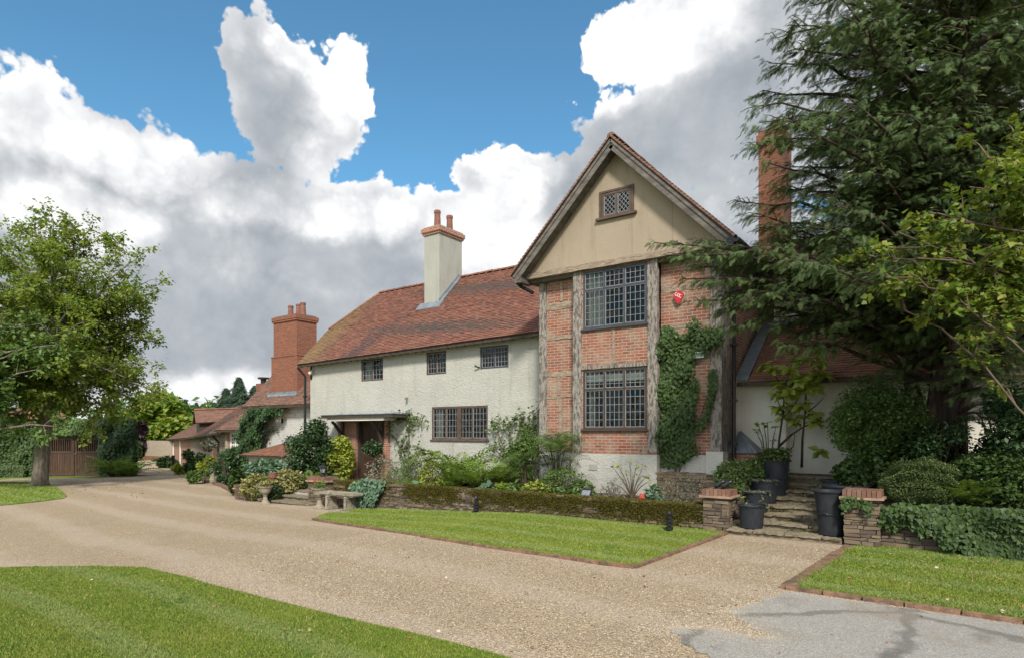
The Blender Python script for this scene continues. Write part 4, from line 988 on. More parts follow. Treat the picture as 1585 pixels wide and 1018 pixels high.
m = MB(); m.box(-25.47, -23.65, 16.71, 17.87, 6.85, 6.93); m.box(-25.49, -23.63, 16.69, 17.89, 6.93, 7.08); m.box(-25.4, -23.7, 16.78, 17.8, 7.08, 7.14); part(m, 'chimney_cap', 'brick_chimney', bc)
m = MB(); m.box(-25.57, -23.60, 16.71, 17.87, 5.28, 5.33); part(m, 'string_course', 'brick_chimney', bc)
chimney_pots(bc, [(-24.9, 17.3, 7.14), (-24.3, 17.3, 7.14), (-23.85, 17.2, 7.14)], .55, .13)
m = MB(); m.box(-25.62, -23.56, 16.64, 16.725, 3.60, 3.70); m.prism([(-25.66, 16.56, 3.50), (-23.5, 16.56, 3.50), (-23.5, 16.66, 3.60), (-25.66, 16.66, 3.60)], (0, 0, .02)); part(m, 'chimney_flashing', 'lead', bc)
# dormer slip between chimney and range
m = MB(); m.box(-22.7, -21.56, 17.0, 19, 3.5, 4.35); dr = part(m, 'dormer', 'render_white')
m = MB(); m2 = MB(); q = ((-22.9, 16.75, 4.3), (-21.55, 16.75, 4.3), (-21.55, 19, 5.5), (-22.9, 19, 5.5)); tiles(m, *q); deck(m2, *q); dd = part(m, 'dormer_roof', 'tile_red', dr)
m = MB(); m.box(-22.4, -21.7, 16.97, 16.999, 3.6, 4.25); part(m, 'dormer_window', 'metal_frame', dr)
p = at(437, 651, YL); m = MB(); m.box(p.x - .07, p.x + .07, YL - .015, YL - .002, p.z - .1, p.z + .1); part(m, 'air_vent', 'dark_void')
# low tiled store in front of the link
sx0, sx1, sy0 = xat(383, 15.3), xat(437.5, 15.3), 15.3
ez = at(410, 705, 15.0).z; tz = at(420, 684, 16.6).z
sxr = xat(456, 16.6)
m = MB(); m.box(sx0 + .1, sx1 + .2, sy0, YL - .002, -1, ez - .02); st = part(m, 'store_wall', 'render_white', label='low white store with a hipped tiled roof')
a0, a1 = (sx0 - .15, sy0 - .25, ez), (sx1 + .25, sy0 - .25, ez); t0, t1 = (sx0 + 1.0, YL - .01, tz), (sx1 - .45, YL - .01, tz)
m = MB(); m2 = MB(); tiles(m, a0, a1, t1, t0, .12, .2); tiles(m, a1, (sx1 + .25, YL, ez), t1, t1, .12, .2); tiles(m, (sx0 - .15, YL, ez), a0, t0, t0, .12, .2)
deck(m2, a0, a1, t1, t0, .05)
sr = part(m, 'store_roof', 'tile_orange', st); part(m2, 'roof_deck', 'timber_dark', sr)
m = MB(); ridge_tiles(m, a1, t1, .07, .25); part(m, 'hip_tiles', 'tile_brown', sr)
m = MB(); m.box(t0[0] - .1, t1[0] + .2, YL - .06, YL - .01, tz - .02, tz + .16); part(m, 'lead_apron', 'lead', sr)

# --- alarm box and floodlight on the wing
p = at(1051, 460.5, YG - .06); al = empty('alarm_box', (p.x, YG - .01, p.z), 0, 'red diamond-shaped alarm box with white letters on the brick wall beside the upper window', 'alarm box')
pr = [(-.13, .05), (-.07, .15), (.07, .15), (.13, .05), (.03, -.15), (-.03, -.15)]
m = MB(); m.prism([(x, 0, z) for x, z in pr], (0, -.09, 0)); m.build('alarm_cover', M['red_plastic'], al)
m = MB(); m.prism([(x * 1.1, 0, z * 1.07 - .0) for x, z in pr], (0, -.03, 0)); m.build('back_plate', M['pale_plastic'], al)
m = MB()
def glyph(m, kind, cx, cz, s, y):
    n = 14
    rngs = {'C': (50, 310), 'O': (0, 360)}[kind]
    for i in range(n):
        a = R(rngs[0] + (rngs[1] - rngs[0]) * i / n); b = R(rngs[0] + (rngs[1] - rngs[0]) * (i + 1) / n)
        m.bar((cx + math.cos(a) * s * .8, y, cz + math.sin(a) * s), (cx + math.cos(b) * s * .8, y, cz + math.sin(b) * s), .012, .006, (0, 1, 0))
glyph(m, 'C', -.052, .075, .034, -.094); glyph(m, 'O', .0, .045, .034, -.094); glyph(m, 'C', .052, .015, .034, -.094)
m.build('lettering', M['white_paint'], al)
p = at(1084.5, 549, YG - .06); fl = empty('floodlight', (p.x, YG - .02, p.z), 0, 'small square floodlight on the wall at the right edge of the ivy', 'floodlight')
m = MB(); m.box(-.1, .1, -.12, -.04, -.07, .07); m.bar((0, 0, -.02), (0, -.05, -.02), .05, .05); m.build('lamp_body', M['pale_plastic'], fl)
m = MB(); m.box(-.08, .08, -.124, -.121, -.05, .05); m.build('lens', M['lead'], fl)

# ------------------------------------------------------------------ brick outbuilding range along the drive
o0 = camw(-14.78, 32, 0); far = camw(-39.8, 72, 0)
ud = (far - o0).normalized(); ang = math.atan2(-ud.y, -ud.x)       # local +x runs from far to near, local -y faces the drive
ob = empty('outbuilding_range', (o0.x, o0.y, 0), ang, 'long low brick outbuildings with brown tiled roofs and a small dormer beside the drive', 'outbuilding')
Lt = (far - o0).length; Ls = Lt * .42
def opart(mb, name, mat, parent=ob, label=None):
    o = mb.build(name, M[mat], parent)
    if label: o['label'] = label
    return o
zb = -.62
# near section  x in [-Ls, 0], far section [-Lt, -Ls]
zeN, zeM, zeF = 1.87, 1.45, 1.02
m = MB(); m.prism([(-Ls, 0, zb - .8), (0, 0, zb - .8), (0, 0, zeN), (-Ls, 0, zeM)], (0, 5.5, 0)); opart(m, 'wall', 'flint_wall', label='flint and brick wall of the near section')
m = MB(); m.prism([(-Lt, .02, -1.9), (-Ls - .01, .02, -1.9), (-Ls - .01, .02, zeM), (-Lt, .02, zeF)], (0, 5.0, 0)); opart(m, 'wall', 'brick_plain', label='red brick wall of the far section')
m = MB(); m2 = MB()
rN, rM = 4.05, 3.7
q = ((-Ls, -.35, zeM - .02), (.3, -.35, zeN), (.3, 2.9, rN), (-Ls, 2.9, rM)); tiles(m, *q, .13, .25); deck(m2, *q)
q3 = ((.3, 6.1, zeN), (-Ls, 6.1, zeM), (-Ls, 2.9, rM), (.3, 2.9, rN)); deck(m2, *q3)
r1 = opart(m, 'roof', 'tile_brown', label='near tiled roof'); opart(m2, 'roof_deck', 'timber_dark', r1)
m = MB(); ridge_tiles(m, q[3], q[2], .14, .4)
opart(m, 'ridge_tiles', 'tile_brown', r1)
m = MB(); m2 = MB(); q = ((-Lt - .6, -.3, zeF), (-Ls - .02, -.3, zeM), (-Ls - .02, 2.8, 3.42), (-Lt + 2.6, 2.8, 3.05)); tiles(m, *q, .16, .3); deck(m2, *q)
q4 = ((-Lt - .6, 5.6, zeF), (-Lt - .6, -.3, zeF), (-Lt + 2.6, 2.8, 3.05), (-Lt + 2.6, 2.8, 3.05)); deck(m2, *q4); tiles(m, *q4, .16, .3)
r2 = opart(m, 'roof', 'tile_brown', label='far tiled roof with a hipped end'); opart(m2, 'roof_deck', 'timber_dark', r2)
# dormer
dx = -Ls * .82
m = MB(); m.box(dx, dx + 2.0, .1, 2.6, 1.5, 2.75); dm = opart(m, 'dormer', 'timber_dark')
m = MB(); q = ((dx - .3, -.15, 2.55), (dx - .3, 3.0, 2.75), (dx + 1.0, 3.0, 3.65), (dx + 1.0, -.15, 3.5)); q5 = ((dx + 2.3, 3.0, 2.75), (dx + 2.3, -.15, 2.55), (dx + 1.0, -.15, 3.5), (dx + 1.0, 3.0, 3.65))
tiles(m, *q5, .14, .25); m3 = MB(); deck(m3, *q, .06); deck(m3, *q5, .06); dr_ = opart(m, 'dormer_roof', 'tile_brown', dm); opart(m3, 'roof_deck', 'tile_brown', dr_)
m = MB(); ridge_tiles(m, (dx + 1, -.15, 3.52), (dx + 1, 3, 3.67), .13, .4); opart(m, 'ridge_tiles', 'tile_orange', dr_)
# gutters, downpipes, doors
m = MB(); m.bar((-Ls, -.38, zeM - .07), (.3, -.38, zeN - .05), .10, .09); m.tube([(-2.4, -.35, zeN - .15), (-2.4, -.08, zeN - .5), (-2.4, -.08, -1)], .06, 8); opart(m, 'gutter', 'black_metal')
m = MB(); m.bar((-Lt - .6, -.35, zeF - .06), (-Ls, -.35, zeM - .08), .10, .09); m.tube([(-Lt + 1.8, -.3, zeF - .1), (-Lt + 2.2, -.08, zeF - .5), (-Lt + 2.2, -.08, -1.5)], .08, 8); opart(m, 'gutter', 'black_metal')
m = MB(); m.box(-Lt + 5.2, -Lt + 7.6, -.02, .018, -1.5, .75); opart(m, 'door', 'white_paint', label='white door in the far section')
m = MB(); m.box(-Lt + 16.0, -Lt + 17.0, -.02, .018, -1.3, 1.05); opart(m, 'door', 'white_paint', label='second white door nearer the dormer')
for xx in (-12.5, -9.4, -6.3): 
    m = MB(); m.box(xx, xx + .5, -.03, .0 - .002, .9, 1.35); opart(m, 'window', 'dark_void')
m = MB(); m.box(-5.2, -3.6, -.03, -.002, -.55, 1.15); opart(m, 'door', 'terracotta', label='faded red door beside the hanging basket')
# window bay turned to the camera between range and house
wy = o0.y + .1
bay = empty('window_bay', (0, 0, 0)); bay.parent = None
bx0, bx1 = o0.x - .2, LX0 + .1
bpz = zeN
for oo in (bay,): bpy.data.objects.remove(oo)
wq = wrect(355.5, 377, 667.5, 696.5, wy)
m = MB(); wall_x(m, bx0, bx1, -1.2, 2.05, wy, [wq], .15, 21); part(m, 'bay_wall', 'brick_plain', label='brick wall with the white window beside the ivy')
wb = window(house, *wq, wy + .02, 3, (2, 4), frame='white_paint', ft=.11, mt=.10, lead_mat='white_paint', lw=.045, sill=True)
m = MB(); m2 = MB(); q = ((bx0 - .25, wy - .4, 2.0), (bx1 + .1, wy - .4, 2.0), (bx1 + .1, wy + 3.2, 4.5), (bx0 + 1.3, wy + 3.2, 4.5)); tiles(m, *q, .13, .22); deck(m2, *q)
rr = part(m, 'roof', 'tile_brown', label='tiled roof over the white window'); part(m2, 'roof_deck', 'timber_dark', rr)
m = MB(); m.bar((bx0 - .25, wy - .43, 1.94), (bx1, wy - .43, 1.94), .1, .1); part(m, 'fascia', 'timber_dark', rr)
# distant chimney with a cowl above the ridge
p = atd(408, 596, 36); m = MB(); m.box(p.x - .3, p.x + .3, p.y - .3, p.y + .3, p.z - 2.2, p.z + .1); kk = part(m, 'chimney', 'brick_chimney', label='small far chimney with a metal cowl')
m = MB(); m.lathe((p.x, p.y, p.z + .1), [(.16, 0), (.16, .25), (.32, .27), (.32, .36), (.1, .38)], 12); part(m, 'chimney_cowl', 'black_metal', kk)
# far boundary wall beyond the outbuildings
a = gp(229, 711); b = gp(262, 707.5); 
fw = empty('boundary_wall', (0, 0, 0), 0, 'far flint boundary wall with a red brick base at the end of the drive', 'wall')
pa, pb = camw(-41.5, 70, 0), camw(-36.5, 66.5, 0)
m = MB(); dv = (pb - pa).normalized(); nv_ = Vector((-dv.y, dv.x, 0))
def wallseg(m, a, b, z0, z1, t):
    dd = (b - a).normalized(); nn = Vector((-dd.y, dd.x, 0)) * t
    m.prism([(a.x, a.y, z0), (b.x, b.y, z0), (b.x + nn.x, b.y + nn.y, z0), (a.x + nn.x, a.y + nn.y, z0)], (0, 0, z1 - z0))
wallseg(m, pa, pb, -2, .95, .3); m.build('wall_face', M['flint_wall'], fw)
m = MB(); wallseg(m, pa - Vector((0, .03, 0)), pb - Vector((0, .03, 0)), -2, -.75, .3); m.build('wall_base', M['terracotta'], fw)

# ------------------------------------------------------------------ stone walls, piers, steps
def stone_wall(name, x0, x1, y0, y1, zb, zt, label, course=.075, slen=.19, mat='stone_rubble', group=None, moss=0, faces=('f',), cat='wall', lean=.0, cap=True):
    root = empty(name, (0, 0, 0), 0, label, cat, group)
    c = MB(); c.box(x0 + .02, x1 - .02, y0 + .03, y1 - .02, zb, zt - .02); c.build('wall_core', M['mortar_core'], root)
    s = MB()
    def stone(a, b, ya, yb, c0, c1):
        k = len(s.v); j = lambda q: q + rnd.uniform(-.010, .010)
        pts = [(a, ya, c0), (b, ya, c0), (b, yb, c0), (a, yb, c0), (a, ya, c1), (b, ya, c1), (b, yb, c1), (a, yb, c1)]
        s.v.extend([(j(p[0]), j(p[1]), j(p[2])) for p in pts])
        s.f.extend([tuple(k + i for i in q) for q in ((0, 3, 2, 1), (4, 5, 6, 7), (0, 1, 5, 4), (1, 2, 6, 5), (2, 3, 7, 6), (3, 0, 4, 7))])
    z = zb
    while z < zt - .02:
        h = min(course * rnd.uniform(.7, 1.35), zt - z)
        x = x0
        while x < x1 - .02:
            l = min(slen * rnd.uniform(.5, 1.7), x1 - x); pr = rnd.uniform(-.018, .012)
            if z + h > gz(x) - .1: stone(x + .006, x + l - .006, y0 + pr, y0 + .10, z + .005, z + h - .006)
            x += l
        for (xa, sgn) in ((x1, 1), (x0, -1)):
            y = y0 + .08
            while y < y1 - .02:
                l = min(slen * rnd.uniform(.5, 1.4), y1 - y); pr = rnd.uniform(-.012, .012)
                if sgn > 0: stone(xa - .10, xa + pr, y + .005, y + l - .005, z + .005, z + h - .006)
                else: stone(xa + pr, xa + .10, y + .005, y + l - .005, z + .005, z + h - .006)
                y += l
        z += h
    if cap:
        x = x0 - .01
        while x < x1:
            l = min(slen * rnd.uniform(.9, 2.0), x1 + .01 - x); ym = (y0 + y1) / 2 + rnd.uniform(-.03, .03)
            stone(x + .004, x + l - .004, y0 - .015, ym, zt - .03, zt + rnd.uniform(.0, .03)); stone(x + .004, x + l - .004, ym + .01, y1 + .01, zt - .03, zt + rnd.uniform(.0, .03)); x += l
    s.build('stonework', M[mat], root)
    if moss:
        n = moss; P = np.stack([rng.uniform(x0, x1, n), rng.uniform(y0 - .01, y1, n), np.full(n, zt + .01)], 1)
        nz = np.sin(P[:, 0] * 2.1) * .8 + np.sin(P[:, 0] * 5.3 + 1) * .6 + rng.normal(0, .35, n) + (P[:, 0] - x0) / (x1 - x0) * 2.0 - .1
        P = P[nz > .1]
        k = int(n * 1.6); Q = np.stack([rng.uniform(x0, x1, k), np.full(k, y0 - .012) + rng.uniform(-.008, .01, k), zt - np.abs(rng.normal(0, .17, k))], 1)
        nz = np.sin(Q[:, 0] * 2.1) + np.sin(Q[:, 0] * 5.3 + 1) * .7 + np.sin(Q[:, 2] * 23 + Q[:, 0] * 4) * .6 + rng.normal(0, .6, k) + (Q[:, 0] - x0) / (x1 - x0) * 2.0 - .5
        Q = Q[(nz > .1) & (Q[:, 2] > np.interp(Q[:, 0], GX, GZ))]; P = np.concatenate([P, Q]); P[:, 2] += rng.uniform(0, .02, len(P))
        leaf_obj('moss_layer', M['moss'], P, .028, LEAF_W, root, None, 0, 1.0)
    return root
YGW = 11.92
WX0 = xat(516, YGW)
stone_wall('garden_wall', WX0, -3.96, YGW, YGW + .34, -.5, .45, 'long low mossy rubble stone wall between the lawn and the planted bed', moss=85000, course=.055, slen=.13)
def pier(name, x0, x1, y0, y1, zt, label, zb=-.1, body='stone_rubble'):
    r = stone_wall(name, x0, x1, y0, y1, zb, zt - .14, label, course=.06, slen=.16, cat='pier', cap=False, mat=body)
    m = MB(); rough_box(m, x0 - .06, x1 + .06, y0 - .06, y1 + .06, zt - .155, zt - .115, .15, .005); m.build('coping_tiles', M['coping_tile'], r)
    m = MB(); n = max(3, round((x1 - x0 + .04) / .075))
    for i in range(n):
        a = x0 - .02 + (x1 - x0 + .04) * i / n
        for (ya, yb) in ((y0 - .02, (y0 + y1) / 2 - .004), ((y0 + y1) / 2 + .004, y1 + .02)):
            dz = rnd.uniform(-.005, .004); m.box(a + .004, a + (x1 - x0 + .04) / n - .004, ya + rnd.uniform(-.004, .004), yb, zt - .113, zt + dz)
    m.build('cap_bricks', M['brick_loose'], r); return r
pier('stone_pier', -3.97, -3.47, YGW - .04, YGW + .42, .80, 'squat stone pier with a brick cap left of the garden steps', -.05)
pier('stone_pier', -1.53, -1.0, 11.7, 12.16, .94, 'squat stone pier with a brick cap right of the garden steps', -.05)
stone_wall('garden_wall', -1.0, 9, 11.86, 12.2, -.05, .62, 'stone retaining wall hung with ivy right of the steps', course=.06, slen=.17)
stone_wall('rubble_footing', -5.85, -4.4, 14.1, 14.5, .2, .93, 'rough rubble stone footing below the ivy on the gabled wing', course=.10, slen=.2)
stone_wall('terrace_wall', xat(377, 12.3), xat(432, 12.3), 12.0, 12.3, -.8, .05, 'low stone terrace wall under the variegated shrubs at the left', course=.07)
pier('brick_pier', xat(487, 12.3), xat(513, 12.3), 12.05, 12.5, .52, 'brick-capped pier carrying the lantern behind the stone bench', -.5)
pier('brick_pier', xat(371, 12.3), xat(377.5, 12.3), 12.1, 12.4, .05, 'slim leaning brick post at the left end of the terrace wall', -.9, 'brick_loose')

# garden steps
gs = empty('garden_steps', (-3.4, 11.75, 0), 0, 'worn mossy stone steps climbing between the two piers', 'steps')
gs.location = (0, 0, 0)
for i in range(8):
    m = MB(); y0 = 11.68 + .40 * i; x1 = -1.5 if i else -1.56
    rough_box(m, -3.46, x1, y0 + .035, y0 + .50, .118 * i - .06, .118 * (i + 1) - .052, .085, .012)
    xa = -3.46
    while xa < x1 - .05:
        l = min(rnd.uniform(.35, .75), x1 - xa); l = x1 - xa if x1 - xa - l < .15 else l
        rough_box(m, xa + .005, xa + l - .005, y0 + rnd.uniform(-.015, .01), y0 + .49, .118 * (i + 1) - .052 + rnd.uniform(-.004, .004), .118 * (i + 1) - .006 + rnd.uniform(-.012, .006), .06, .010); xa += l
    m.build('step', M['stone_step'], gs)
    if i:
        n = 420; P = np.stack([rng.uniform(-3.4, -1.55, n), y0 + rng.uniform(.0, .03, n), .118 * i + rng.uniform(0, .03, n)], 1); nz = np.sin(P[:, 0] * 6 + i * 2) + rng.normal(0, .5, n); P = P[nz > .4]
        leaf_obj('step_moss', M['moss'], P, .03, LEAF_W, gs, None, 0, 1.0)
# small flight to the front door
fs = empty('front_steps', (0, 0, 0), 0, 'three shallow stone steps between the two urns', 'steps')
sx0, sx1 = xat(432, 12.2), xat(492, 12.2)
for i in range(3):
    m = MB(); y0 = 11.75 + .42 * i; rough_box(m, sx0 - (.5 if i == 0 else 0), sx1 + .15, y0 + .04, y0 + .5, -.8, -.48 + .135 * (i + 1), .15, .01); rough_box(m, sx0 - (.54 if i == 0 else 0), sx1 + .15, y0 - .01, y0 + .52, -.48 + .135 * (i + 1), -.43 + .135 * (i + 1), .12, .006); m.build('step', M['stone_step'], fs)
stone_wall('step_cheek', sx0 - .3, sx0 - .02, 11.95, 13.0, -.7, .12, 'short stone cheek wall at the left of the front steps', course=.07)

# stone bench
bz = at(525, 785, 11.5); b0, b1 = xat(500, 11.45), xat(552, 11.45); gb = gz((b0 + b1) / 2) - .0; stop = at(520, 759, 11.6).z
bn = empty('stone_bench', ((b0 + b1) / 2, 11.5, gb), 0, 'weathered stone bench on two carved supports against the wall', 'bench')
hw = (b1 - b0) / 2; hh = stop - gb
m = MB(); rough_box(m, -hw, hw, -.19, .19, hh - .075, hh, .1, .006); rough_box(m, -hw + .03, hw - .03, -.16, .16, hh - .11, hh - .078, .15, .005); m.build('seat', M['stone_cast'], bn)
for sx in (-1, 1):
    m = MB(); x = sx * hw * .55
    for k in range(8):
        t = k / 8; z = t * (hh - .11); wv = .055 + .022 * math.cos(t * 2 * math.pi) ; yv = .15 + .03 * math.cos(t * 2 * math.pi)
        rough_box(m, x - wv, x + wv, -yv, yv, z, z + (hh - .11) / 8 - .001, .06, .004)
    m.tube([(x, -.18, .02), (x + .015, -.20, .12), (x - .01, -.165, .22), (x, -.185, hh - .13)], [.05, .035, .045, .03], 8)
    m.build('bench_support', M['stone_cast'], bn)

def urn(px, pyt, pyb, Y, label, flowers):
    c = at(px, pyb, Y); z0 = gz(c.x); h = (pyb - pyt) / FX * (Y / ray(px, 0)[1]); r = empty('stone_urn', (c.x, Y, z0), 0, label, 'urn', 'urns on the drive by the front steps')
    m = MB(); pr = [(.30, 0), (.30, .05), (.24, .09), (.16, .18), (.11, .36), (.10, .44), (.14, .47), (.10, .50), (.17, .56), (.27, .68), (.33, .86), (.40, .94), (.42, 1.0), (.37, 1.0), (.33, .93)]
    m.lathe((0, 0, 0), [(a * h * 1.0, b * h) for a, b in pr], 26); m.build('urn_body', M['stone_cast'], r, False)
    n = 260; a = rng.uniform(0, 2 * math.pi, n); q = np.sqrt(rng.random(n)) * h * .30
    P = np.stack([np.cos(a) * q, np.sin(a) * q, h + rng.uniform(-.02, .20, n)], 1)
    o = leaf_obj('planting', M[flowers[0]], P, .09, LEAF_N, r)
    if flowers[1]:
        P = P[:7] * .6 + np.array([-.06, -.05, .1]); P[:, 2] = h + rng.uniform(.12, .22, 7); leaf_obj('flower', M['flower_red'], np.repeat(P, 3, 0), .055, LEAF_W, r)
    return r
urn(410.5, 747, 775, 11.5, 'pale stone urn among variegated leaves left of the front steps', ('leaf_variegated', False))
urn(494.5, 752, 784, 11.45, 'stone urn with a red flower right of the front steps', ('leaf_fern', True))
c = at(463, 761, 13.1); m = MB(); m.lathe((c.x, 13.1, -.03), [(.16, 0), (.26, .05), (.30, .24), (.32, .26), (.28, .25)], 20)
t = empty('lead_planter', (0, 0, 0), 0, 'low grey planter of silvery flowers at the top of the front steps', 'planter'); m.build('bowl', M['lead'], t)
n = 240; P = np.stack([c.x + rng.normal(0, .17, n), 13.1 + rng.normal(0, .13, n), .25 + rng.random(n) * .25], 1); leaf_obj('planting', M['leaf_grey'], P, .09, LEAF_W, t)
c = at(439, 752, 12.6); t = empty('terracotta_pot', (0, 0, 0), 0, 'small terracotta pot on a stack among yellow leaves above the front steps', 'pot')
m = MB(); m.lathe((c.x, 12.2, .1), [(.10, 0), (.10, .12), (.06, .15), (.06, .2), (.13, .28), (.16, .42), (.17, .44), (.12, .43)], 16); m.build('pot_body', M['terracotta'], t)

def lantern(px, py, Y, z, h, label):
    c = at(px, py, Y); r = empty('lantern', (c.x, Y, z), 0, label, 'lantern')
    m = MB(); m.lathe((0, 0, 0), [(.10, 0), (.10, .02), (.04, .04), (.03, h * .25), (.08, h * .3), (.08, h * .33)], 12); m.lathe((0, 0, 0), [(.14, h * .72), (.15, h * .75), (.05, h * .92), (.02, h * .95), (.03, h), (.0, h)], 12)
    for k in range(6):
        a = k * math.pi / 3; m.tube([(.075 * math.cos(a), .075 * math.sin(a), h * .32), (.125 * math.cos(a), .125 * math.sin(a), h * .73)], .009, 5)
    m.build('lantern_frame', M['black_metal'], r)
    m = MB(); m.lathe((0, 0, 0), [(.065, h * .33), (.11, h * .72)], 6); m.build('lantern_glass', M['lead_came'], r); return r
lantern(500, 729, 12.25, .52, .38, 'black lantern standing on the brick pier behind the bench')
lantern(445, 735, 13.9, -.02, .62, 'black lantern on the terrace in front of the low white store')

# black nursery pots by the steps
def nursery_pot(x, y, z, rt, h, label, plant=None, tilt=0, group='black nursery pots by the garden steps'):
    r = empty('nursery_pot', (x, y, z), rnd.uniform(0, 3), label, 'plant pot', group)
    m = MB(); m.lathe((0, 0, 0), [(rt * .78, 0), (rt * .80, .01), (rt * .95, h * .93), (rt * .96, h * .93), (rt * 1.03, h * .935), (rt * 1.05, h * .985), (rt * 1.03, h), (rt * .96, h), (rt * .94, h * .9), (rt * .90, h * .82)], 32)
    o = m.build('pot_body', M['black_plastic'], r, False)
    for k in range(2):
        m = MB(); a = k * math.pi; pts = [(math.cos(a + d) * rt * 1.06, math.sin(a + d) * rt * 1.06, h * .95 + .035 * math.cos(d / .22 * 1.5)) for d in (-.22, -.11, 0, .11, .22)]; m.tube(pts, .012, 6); m.build('handle', M['black_plastic'], r)
    m = MB(); m.lathe((0, 0, 0), [(rt * .90, h * .80), (rt * .9, h * .84), (.01, h * .87)], 16); m.build('compost', M['soil'], r)
    if plant:
        mat, n, ph, sz, tm = plant; a = rng.uniform(0, 2 * math.pi, n); q = np.sqrt(rng.random(n)) * rt * 1.0
        P = np.stack([np.cos(a) * q, np.sin(a) * q, h * .9 + rng.random(n) * ph], 1); leaf_obj('foliage', M[mat], P, sz, tm, r)
    if tilt: r.rotation_euler = (R(tilt), R(-tilt * .5), 0)
    return r
st = lambda i: .118 * i
def pxy(px, Y): return xat(px, Y)
nursery_pot(xat(1163, 12.0), 12.02, st(1), .245, .43, 'open black pot with a few sprigs, lowest on the left of the steps', ('leaf_fern', 8, .2, .13, LEAF_N))
nursery_pot(xat(1170, 12.7), 12.72, st(2) + .1, .26, .40, 'black pot with a dry cropped top just behind the lowest left pot', ('leaf_grey', 700, .05, .05, LEAF_N))
nursery_pot(xat(1184, 13.3), 13.3, st(4), .27, .44, 'black pot with a flat clipped green top, midway up the left of the steps', ('leaf_grey', 900, .07, .05, LEAF_N))
nursery_pot(xat(1203, 13.8), 13.75, st(5) - .05, .25, .42, 'black pot standing under the upper pot on the left edge of the steps', None)
nursery_pot(xat(1203, 13.8), 13.75, st(5) + .30, .26, .42, 'black pot with a leafy bush, stacked highest on the left of the steps', ('leaf_box', 1500, .30, .06, LEAF))
nursery_pot(xat(1286, 11.98), 12.02, st(1), .245, .38, 'lower black pot of the pair stacked against the right pier', None)
nursery_pot(xat(1284, 11.98), 12.02, st(1) + .365, .265, .40, 'upper black pot of the pair stacked against the right pier', None)
nursery_pot(xat(1296, 12.6), 12.65, st(3) + .06, .26, .52, 'black pot just behind the stacked pair at the right of the steps', None)
nursery_pot(xat(1292, 13.2), 13.2, st(4) + .08, .24, .44, 'black pot farthest back at the right of the steps', None)
nursery_pot(xat(1327, 12.75), 12.72, .62, .28, .34, 'tilted black pot behind the right stone pier', None, 9)
c = xat(1194, 14.9); t = empty('terracotta_pot', (c, 14.9, .93), 0, 'wide clay pot of yellowing stems at the top of the steps', 'plant pot')
m = MB(); m.lathe((0, 0, 0), [(.20, 0), (.30, .22), (.34, .25), (.34, .31), (.29, .31), (.27, .22)], 24); m.build('pot_body', M['concrete'], t)

# ground spotlights, dog-shaped stakes
def spot(p, label, tall=.3, kind='stack'):
    r = empty('garden_spotlight', (p.x, p.y, p.z), rnd.uniform(-.4, .4), label, 'spotlight')
    m = MB()
    if kind == 'stack':
        for k in range(4): m.lathe((0, 0, 0), [(.035, .05 + k * .07), (.075 - .008 * k, .055 + k * .07), (.075 - .008 * k, .10 + k * .07), (.035, .105 + k * .07)], 14)
        m.tube([(0, 0, -.05), (0, 0, .34)], .03, 8); m.lathe((0, 0, .33), [(.045, 0), (.05, .03), (.03, .07)], 12); m.box(-.14, -.03, -.03, .03, .0, .025)
    else:
        m.prism([(-.12, -.08, .04), (.12, -.08, .04), (.10, .06, .20), (-.14, .06, .20)], (0, .05, .02)); m.tube([(0, 0, -.05), (0, 0, .08)], .02, 6)
    m.build('lamp_body', M['black_metal'], r)
    if kind != 'stack':
        m = MB(); m.prism([(-.10, -.084, .06), (.10, -.084, .06), (.085, .045, .185), (-.115, .045, .185)], (0, -.004, -.003)); m.build('lens', M['lead'], r)
    return r
g = gp(1036, 823); spot(Vector((g.x, g.y, gz(g.x))), 'black ribbed garden spotlight on the lawn near the left pier of the steps')
g = gp(737, 793); spot(Vector((xat(737, 11.7), 11.7, gz(-9))), 'black ribbed garden spotlight against the wall below the ferns')
spot(Vector((xat(906, 12.3), 12.35, .40)), 'black floodlight box on top of the garden wall in front of the white plinth', kind='box')
# two small black lamps lying on the left pier
for k in range(2):
    r = empty('spotlight', (-3.78 + .14 * k, YGW + .2, .80), 0, ('left' if k == 0 else 'right') + ' of the two small black lamps lying on the left stone pier', 'spotlight', 'black lamps on the pier')
    m = MB(); m.tube([(-.05, 0, .05), (.0, .02, .06), (.09, .04, .13), (.15, .05, .16)], [.045, .05, .04, .035], 10); m.build('lamp_body', M['black_metal'], r, True)
# marker post by the drive
g = gp(268, 728); m = MB(); m.lathe((g.x, g.y, g.z), [(.10, 0), (.10, .95), (.12, .97), (.12, 1.05), (.05, 1.1)], 10); o = m.build('bollard', M['black_metal']); tag(o, 'black bollard at the edge of the drive before the outbuildings', 'bollard')
# staddle stone by the outbuilding corner
g = gp(333, 748); m = MB(); rough_box(m, g.x - .18, g.x + .18, g.y - .18, g.y + .18, g.z, g.z + .75, .2, .02); tag(m.build('corner_stone', M['stone_cast']), 'upright pale guard stone at the corner of the brick outbuildings', 'stone')
# white stepping slab and red gnome-like ornament
g = gp(525, 793); m = MB(); rough_box(m, g.x - .35, g.x + .35, g.y - .12, g.y + .12, g.z + .0, g.z + .05, .1, .008); tag(m.build('stone_slab', M['stone_cast']), 'pale stone slab set flush in the lawn before the bench', 'slab')
c = at(993, 770, 12.5); r = empty('garden_ornament', (c.x, 12.5, .36), 0, 'little red garden ornament in the bed behind the mossy wall', 'ornament')
m = MB(); m.lathe((0, 0, 0), [(.03, 0), (.035, .10), (.07, .12), (.06, .17), (.02, .22)], 12); m.build('ornament_body', M['flower_red'], r)

